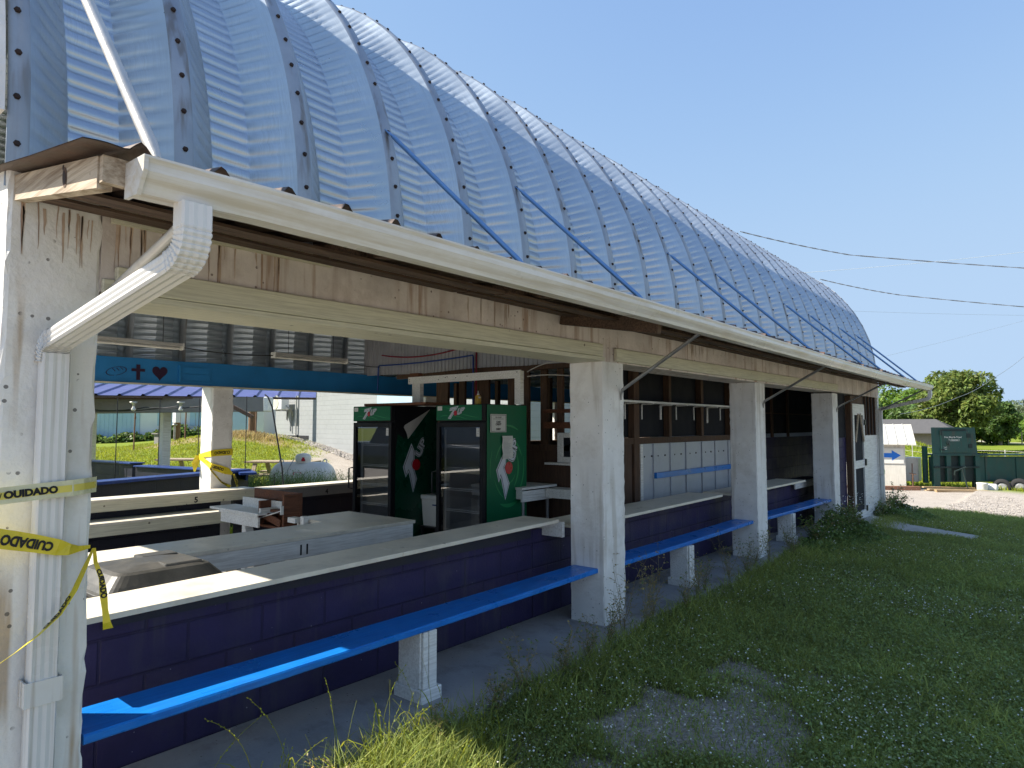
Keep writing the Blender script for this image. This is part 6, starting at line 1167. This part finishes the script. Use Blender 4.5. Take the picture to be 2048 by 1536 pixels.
X, Y = scatter(330000, -2.68, 1.2, .9, 14, lush, rg, 4.2); o = tag(arrays('clover', *discs(X, Y, ground_z(X, Y) + .015 + .055 * rg.random(len(X)), .0028 + .0045 * rg.random(len(X)) + .0006 * Y, .55, rg, 5), M_clover), 'low clover and small leaves between the grass blades', 'ground cover', None, 'stuff')
fl = lambda X, Y: np.clip((fbm(X * 1.1 + 40, Y * 1.1) - .36) * 3.2, 0, 1) ** 1.2 * edge(X, Y) * offpath(X, Y)
X, Y = scatter(26000, -2.6, 1.2, 1.5, 16.5, fl, rg, 5.0); o = tag(arrays('flowers', *discs(X, Y, ground_z(X, Y) + .05 + .06 * rg.random(len(X)), .0022 + .0030 * rg.random(len(X)) ** 1.5 + .0003 * Y, .4, rg, 6), M_petal), 'tiny white flowers scattered through the grass', 'flowers', None, 'stuff')
# gravel stones on the bare patch and the lot
def stones(X, Y, r, rg):
    n = len(X); c = np.stack([X, Y, ground_z(X, Y) + r * .3], -1); base_ = np.array([[1, 0, 0], [0, 1, 0], [-1, 0, 0], [0, -1, 0], [0, 0, .7], [0, 0, -.7]]); V = c[:, None, :] + base_[None] * r[:, None, None] * rg.uniform(.6, 1.3, (n, 6, 1)) + rg.normal(size=(n, 6, 3)) * r[:, None, None] * .15
    f = np.array([[0, 1, 4], [1, 2, 4], [2, 3, 4], [3, 0, 4], [1, 0, 5], [2, 1, 5], [3, 2, 5], [0, 3, 5]]); return V.reshape(-1, 3), (np.arange(n)[:, None, None] * 6 + f[None]).reshape(-1, 3)
gm = lambda X, Y: np.clip(gravel_mask(X, Y) * 1.1 + .03, 0, 1) * edge(X, Y)
X, Y = scatter(42000, -2.5, .6, 1.8, 6.2, gm, rg); sp = [stones(X, Y, .003 + .0075 * rg.random(len(X)) ** 2, rg)]
X, Y = scatter(9000, -8, 1, 18.5, 30, gm, rg); sp.append(stones(X, Y, .012 + .02 * rg.random(len(X)) ** 2, rg))
o = tag(arrays('gravel', *join(sp), M_stone), 'loose pale limestone gravel on the bare patches', 'gravel', None, 'stuff')
lawn = lambda X, Y: (1 - gravel_mask(X, Y)) * (1 - .9 * dirt_mask(X, Y)) * np.clip(.3 + fbm(X * .8, Y * .8), 0, 1) * (np.hypot(X + 14.1, Y - 9.2) > .5) * (Y < -.135 * (X + 29.7) + 17.5)
X, Y = scatter(190000, -40, -9.2, 1.5, 21, lawn, rg); P1_ = blades(X, Y, .05 + .10 * rg.random(len(X)), .022, .7, rg)
X, Y = scatter(60000, -12, 3, 33, 70, lambda X, Y: (1 - gravel_mask(X, Y)) * 1.0, rg); P2_ = blades(X, Y, .08 + .16 * rg.random(len(X)), .04, .6, rg)
o = tag(arrays('lawn_grass', *join([P1_, P2_]), M_lawnblades), 'sunlit yellow green grass of the back lawn and far field', 'grass', None, 'stuff')
tw = lambda X, Y: np.clip(1.3 - np.abs(-(X + 13.45) * .64 + (Y - 8.35) * .77) / .55, 0, 1) * np.clip(1.25 - np.abs((X + 13.9) * .77 + (Y - 8.35) * .64) / 2.3, 0, 1)
X, Y = scatter(26000, -16.5, -11, 5.5, 11.5, tw, rg); A_ = blades(X, Y, .40 + .45 * rg.random(len(X)), .012, .55, rg); X2, Y2 = scatter(14000, -16.5, -11, 5.5, 11.5, tw, rg); D_ = discs(X2, Y2, .05 + .55 * rg.random(len(X2)), np.full(len(X2), .014), .9, rg, 4); o = tag(arrays('tall_weeds', *join([A_, D_]), M_weed), 'tall feathery weeds growing in front of the white gas tank', 'weeds', None, 'stuff')
X, Y = scatter(3600, -16, -10, 5.5, 11.5, tw, rg); o = tag(arrays('weed_flowers', *discs(X, Y, .1 + .5 * rg.random(len(X)), .010 + .006 * rg.random(len(X)), .5, rg, 6), M_petal), 'small white flower heads among the weeds by the gas tank', 'flowers', None, 'stuff')
t_ = rg.random(5200); X = -54.0 + 12.5 * t_ + rg.normal(size=5200) * .2 + .35; Y = 13.9 + 10.3 * t_ - .45 + rg.normal(size=5200) * .2; hh = .3 + .55 * np.clip(vnoise(t_ * 14, t_ * 0 + 3) * 2 - .7, 0, 1.6)
o = tag(arrays('wall_weeds', *discs(X, Y, ground_z(X, Y) + hh * rg.random(5200), np.full(5200, .10), .9, rg, 5), M_leafC), 'dark green weeds along the foot of the long white building', 'weeds', None, 'stuff')
X = -29.0 + 9.5 * rg.random(5000); Y = 17.66 - .1355 * (X + 29.7) - .12 - .55 * rg.random(5000); o = tag(arrays('wall_gravel', *stones(X, Y, .03 + .04 * rg.random(5000), rg), M_stone), 'strip of pale stones along the foot of the grey block building', 'gravel', None, 'stuff')
X = -27.7 + rg.normal(size=2600) * .8; Y = 15.2 + rg.normal(size=2600) * .35; o = tag(arrays('dry_grass', *blades(X, Y, .10 + .22 * rg.random(2600), .025, .6, rg), M_dryweed), 'dry reddish grass heaped round the foot of the utility pole', 'grass', None, 'stuff')

# single weeds along the slab edge: thin branching stems with small leaves
def weed(x, y, h, seed, dry=0.5, n=7, leaf=.016, spread=.5, label='spindly weed with small pale leaves growing along the edge of the concrete slab', name='weed_plant', grp='spindly weeds along the slab edge', zb=None):
    rg = random.Random(seed); z = (gz(x, y) if zb is None else zb); mb = MB()
    def leafq(p, d, s, mi):
        d = d.normalized(); sd = d.cross(Vector((rg.uniform(-1, 1), rg.uniform(-1, 1), 1.2))).normalized(); mb.add([p, p + d * s * .5 + sd * s * .32, p + d * s, p + d * s * .5 - sd * s * .32], [(0, 1, 2, 3)], mi)
    for k in range(n):
        a = rg.uniform(0, 6.28); L_ = h * rg.uniform(.55, 1.0); ln = spread * L_ * rg.uniform(.2, .9); P = [Vector((x + rg.uniform(-.02, .02) + math.cos(a) * ln * t ** 1.6, y + rg.uniform(-.02, .02) * 0 + math.sin(a) * ln * t ** 1.6, z - .01 + L_ * t)) for t in (0, .25, .5, .75, 1)]
        mb.tube(P, [.0028, .0025, .002, .0015, .0008], 4, 0, cap=False)
        for j in range(11):
            t = .2 + .8 * j / 10; i = min(3, int(t * 4)); p = P[i].lerp(P[i + 1], t * 4 - i); b_ = rg.uniform(0, 6.28); d = Vector((math.cos(b_), math.sin(b_), rg.uniform(.1, .9))); e_ = p + d * h * .16 * rg.uniform(.4, 1.2) * (1.15 - t * .5)
            mb.tube([p, e_], [.0012, .0006], 3, 0, cap=False)
            for q in range(4): leafq(p.lerp(e_, .35 + .2 * q), Vector((rg.uniform(-1, 1), rg.uniform(-1, 1), rg.uniform(-.3, .8))), leaf * rg.uniform(.6, 1.4), 2 if rg.random() < dry else 1)
    return tag(mb.build(name, [M_stem, M_weed, M_dryweed]), label, 'weed', grp)
for i, (x, y, h, dry) in enumerate(((-2.56, 2.95, .30, .5), (-2.60, 3.25, .42, .55), (-2.55, 3.62, .38, .6), (-2.58, 3.95, .34, .5), (-2.66, 4.35, .40, .5), (-2.70, 4.62, .62, .75), (-2.64, 4.88, .50, .8), (-2.72, 5.15, .60, .8), (-2.60, 5.5, .40, .5), (-2.68, 5.95, .45, .6), (-2.74, 6.25, .46, .5), (-2.70, 6.75, .55, .5), (-2.66, 7.15, .42, .4), (-2.76, 7.65, .50, .4), (-2.72, 8.0, .55, .4), (-2.60, 8.5, .40, .3), (-2.74, 8.85, .45, .4), (-2.45, 1.75, .30, .7), (-2.50, 1.35, .32, .7), (-2.52, 2.45, .26, .6))):
    weed(x, y, h, 100 + i, dry)
for i, (x, y, h) in enumerate(((-2.62, 9.6, .42), (-2.55, 10.3, .50), (-2.52, 10.9, .58), (-2.70, 11.5, .50), (-2.55, 11.1, .48), (-2.74, 11.9, .40), (-2.78, 12.3, .30))):
    weed(x, y, h, 200 + i, .1, 16, .036, .75, 'leafy green weed clump with white flowers near the farthest pillar and screen door', 'weed_clump', 'leafy weed clumps near the screen door')
for i, (x, y, h) in enumerate(((-2.80, 14.75, .40), (-2.74, 15.1, .5), (-2.82, 15.6, .75), (-2.66, 15.6, .45), (-2.82, 14.5, .28))):
    weed(x, y, h, 300 + i, .25, 18, .04, .75, 'rank green weed clump at the far end corner of the barn', 'weed_clump', 'weed clumps at the far corner of the barn')
rgn = np.random.default_rng(6); n_ = 16000; t_ = rgn.random(n_) < .7; X = -2.62 + .26 * np.abs(rgn.normal(size=n_)) * np.where(t_, 1, 1.3) - .12; Y = np.where(t_, 8.4 + 4.0 * np.sqrt(rgn.random(n_)), rgn.uniform(14.6, 16.0, n_)); q_ = np.clip(1.15 - (X + 2.62) / .75, 0.05, 1); hh = (.10 + .42 * vnoise(Y * 2.3, X * 3)) * q_ * np.where(t_, np.clip((Y - 8.2) / 2.5, .25, 1) * np.clip((12.3 - Y) / 1.4, .15, 1), .6)
o = tag(arrays('leafy_undergrowth', *discs(X, Y, ground_z(X, Y) + hh * rgn.random(n_) ** .6, .010 + .012 * rgn.random(n_), .8, rgn, 5), M_weed), 'low leafy undergrowth spilling from the slab near the screen door', 'undergrowth', None, 'stuff')
rgn = np.random.default_rng(5); n_ = 500; X = rgn.uniform(-2.75, -2.3, n_); Y = np.where(rgn.random(n_) < .65, rgn.uniform(9.3, 12.7, n_), rgn.uniform(14.2, 15.6, n_)); o = tag(arrays('weed_blossom', *discs(X, Y, ground_z(X, Y) + .1 + .55 * rgn.random(n_), .007 + .004 * rgn.random(n_), .6, rgn, 6), M_petal), 'white blossom dotted over the leafy weeds by the screen door', 'flowers', None, 'stuff')
# tall seeding grass stalks in the sun patch at the front
def stalk(x, y, h, seed):
    rg = random.Random(seed); z = gz(x, y) if x > -2.6 else 0.0; a = rg.uniform(0, 6.28); ln = h * rg.uniform(.15, .55); mb = MB()
    P = [Vector((x + math.cos(a) * ln * t ** 2.2, y + math.sin(a) * ln * t ** 2.2, z + h * (t - .18 * t ** 3 * ln / h))) for t in np.linspace(0, 1, 10)]; mb.tube(P, [.0020 - .0012 * t for t in np.linspace(0, 1, 10)], 4, 0, cap=False)
    if rg.random() < .7:
        for j in range(13):
            t = .62 + .38 * j / 12; i = min(8, int(t * 9)); p = P[i].lerp(P[i + 1], t * 9 - i); tn = (P[i + 1] - P[i]).normalized(); sd = tn.cross(Vector((rg.uniform(-1, 1), rg.uniform(-1, 1), .2))).normalized() * (1 if j % 2 else -1); e_ = p + tn * .010 + sd * .0045; mb.add([p, p + tn * .005 + sd * .0052, e_ + tn * .003, p + tn * .008], [(0, 1, 2, 3)], 0)
    for k in range(rg.randint(2, 4)):
        b_ = rg.uniform(0, 6.28); L_ = h * rg.uniform(.45, .9); u = Vector((math.cos(b_), math.sin(b_), 0)); sd = Vector((-u.y, u.x, 0)); Q = [Vector((x, y, z)) + u * (L_ * .6 * t ** 1.5) + Vector((0, 0, L_ * (t - .55 * t ** 2.6))) for t in np.linspace(0, 1, 7)]; w_ = .0045 * rg.uniform(.7, 1.3)
        mb.sweep([[q - sd * w_ * (1 - t ** 2), q + sd * w_ * (1 - t ** 2)] for q, t in zip(Q, np.linspace(0, .97, 7))], 0, closed=False, cap=False)
    return tag(mb.build('grass_stalk', M_lawnblades), 'tall seeding grass stalk at the lower edge beside the nearest bench', 'grass stalk', 'tall grass stalks beside the nearest bench')
sr = random.Random(9)
for i in range(58):
    y = sr.uniform(1.05, 2.75); x = -2.62 + abs(sr.gauss(0, .24)) + .05; stalk(x, y, sr.uniform(.22, .46), 400 + i)
for i, (x, y, h) in enumerate(((-2.70, 1.55, .5), (-2.72, 1.72, .42), (-2.68, 1.95, .40), (-2.66, 2.2, .42), (-2.74, 2.62, .30), (-2.68, 1.3, .46), (-2.62, 2.4, .44))): stalk(x, y, h, 500 + i)
for i, (x, y) in enumerate(((-2.50, 1.55), (-2.47, 1.62), (-2.40, 1.72), (-2.44, 1.48), (-2.52, 1.70))):
    mb = MB(); z = gz(x, y); h = .16 + .03 * (i % 3); mb.tube([(x, y, z), (x + .01, y + .01, z + h)], [.0015, .001], 4); mb.lathe((x + .01, y + .01, z + h), [(0, -.002), (.007, .004), (.007, .014), (.003, .02), (0, .02)], 8, 1); tag(mb.build('yellow_bud', [M_stem, M_yellowbud]), 'pale yellow flower bud on a thin stem low in the left grass', 'flower', 'pale yellow buds in the grass')
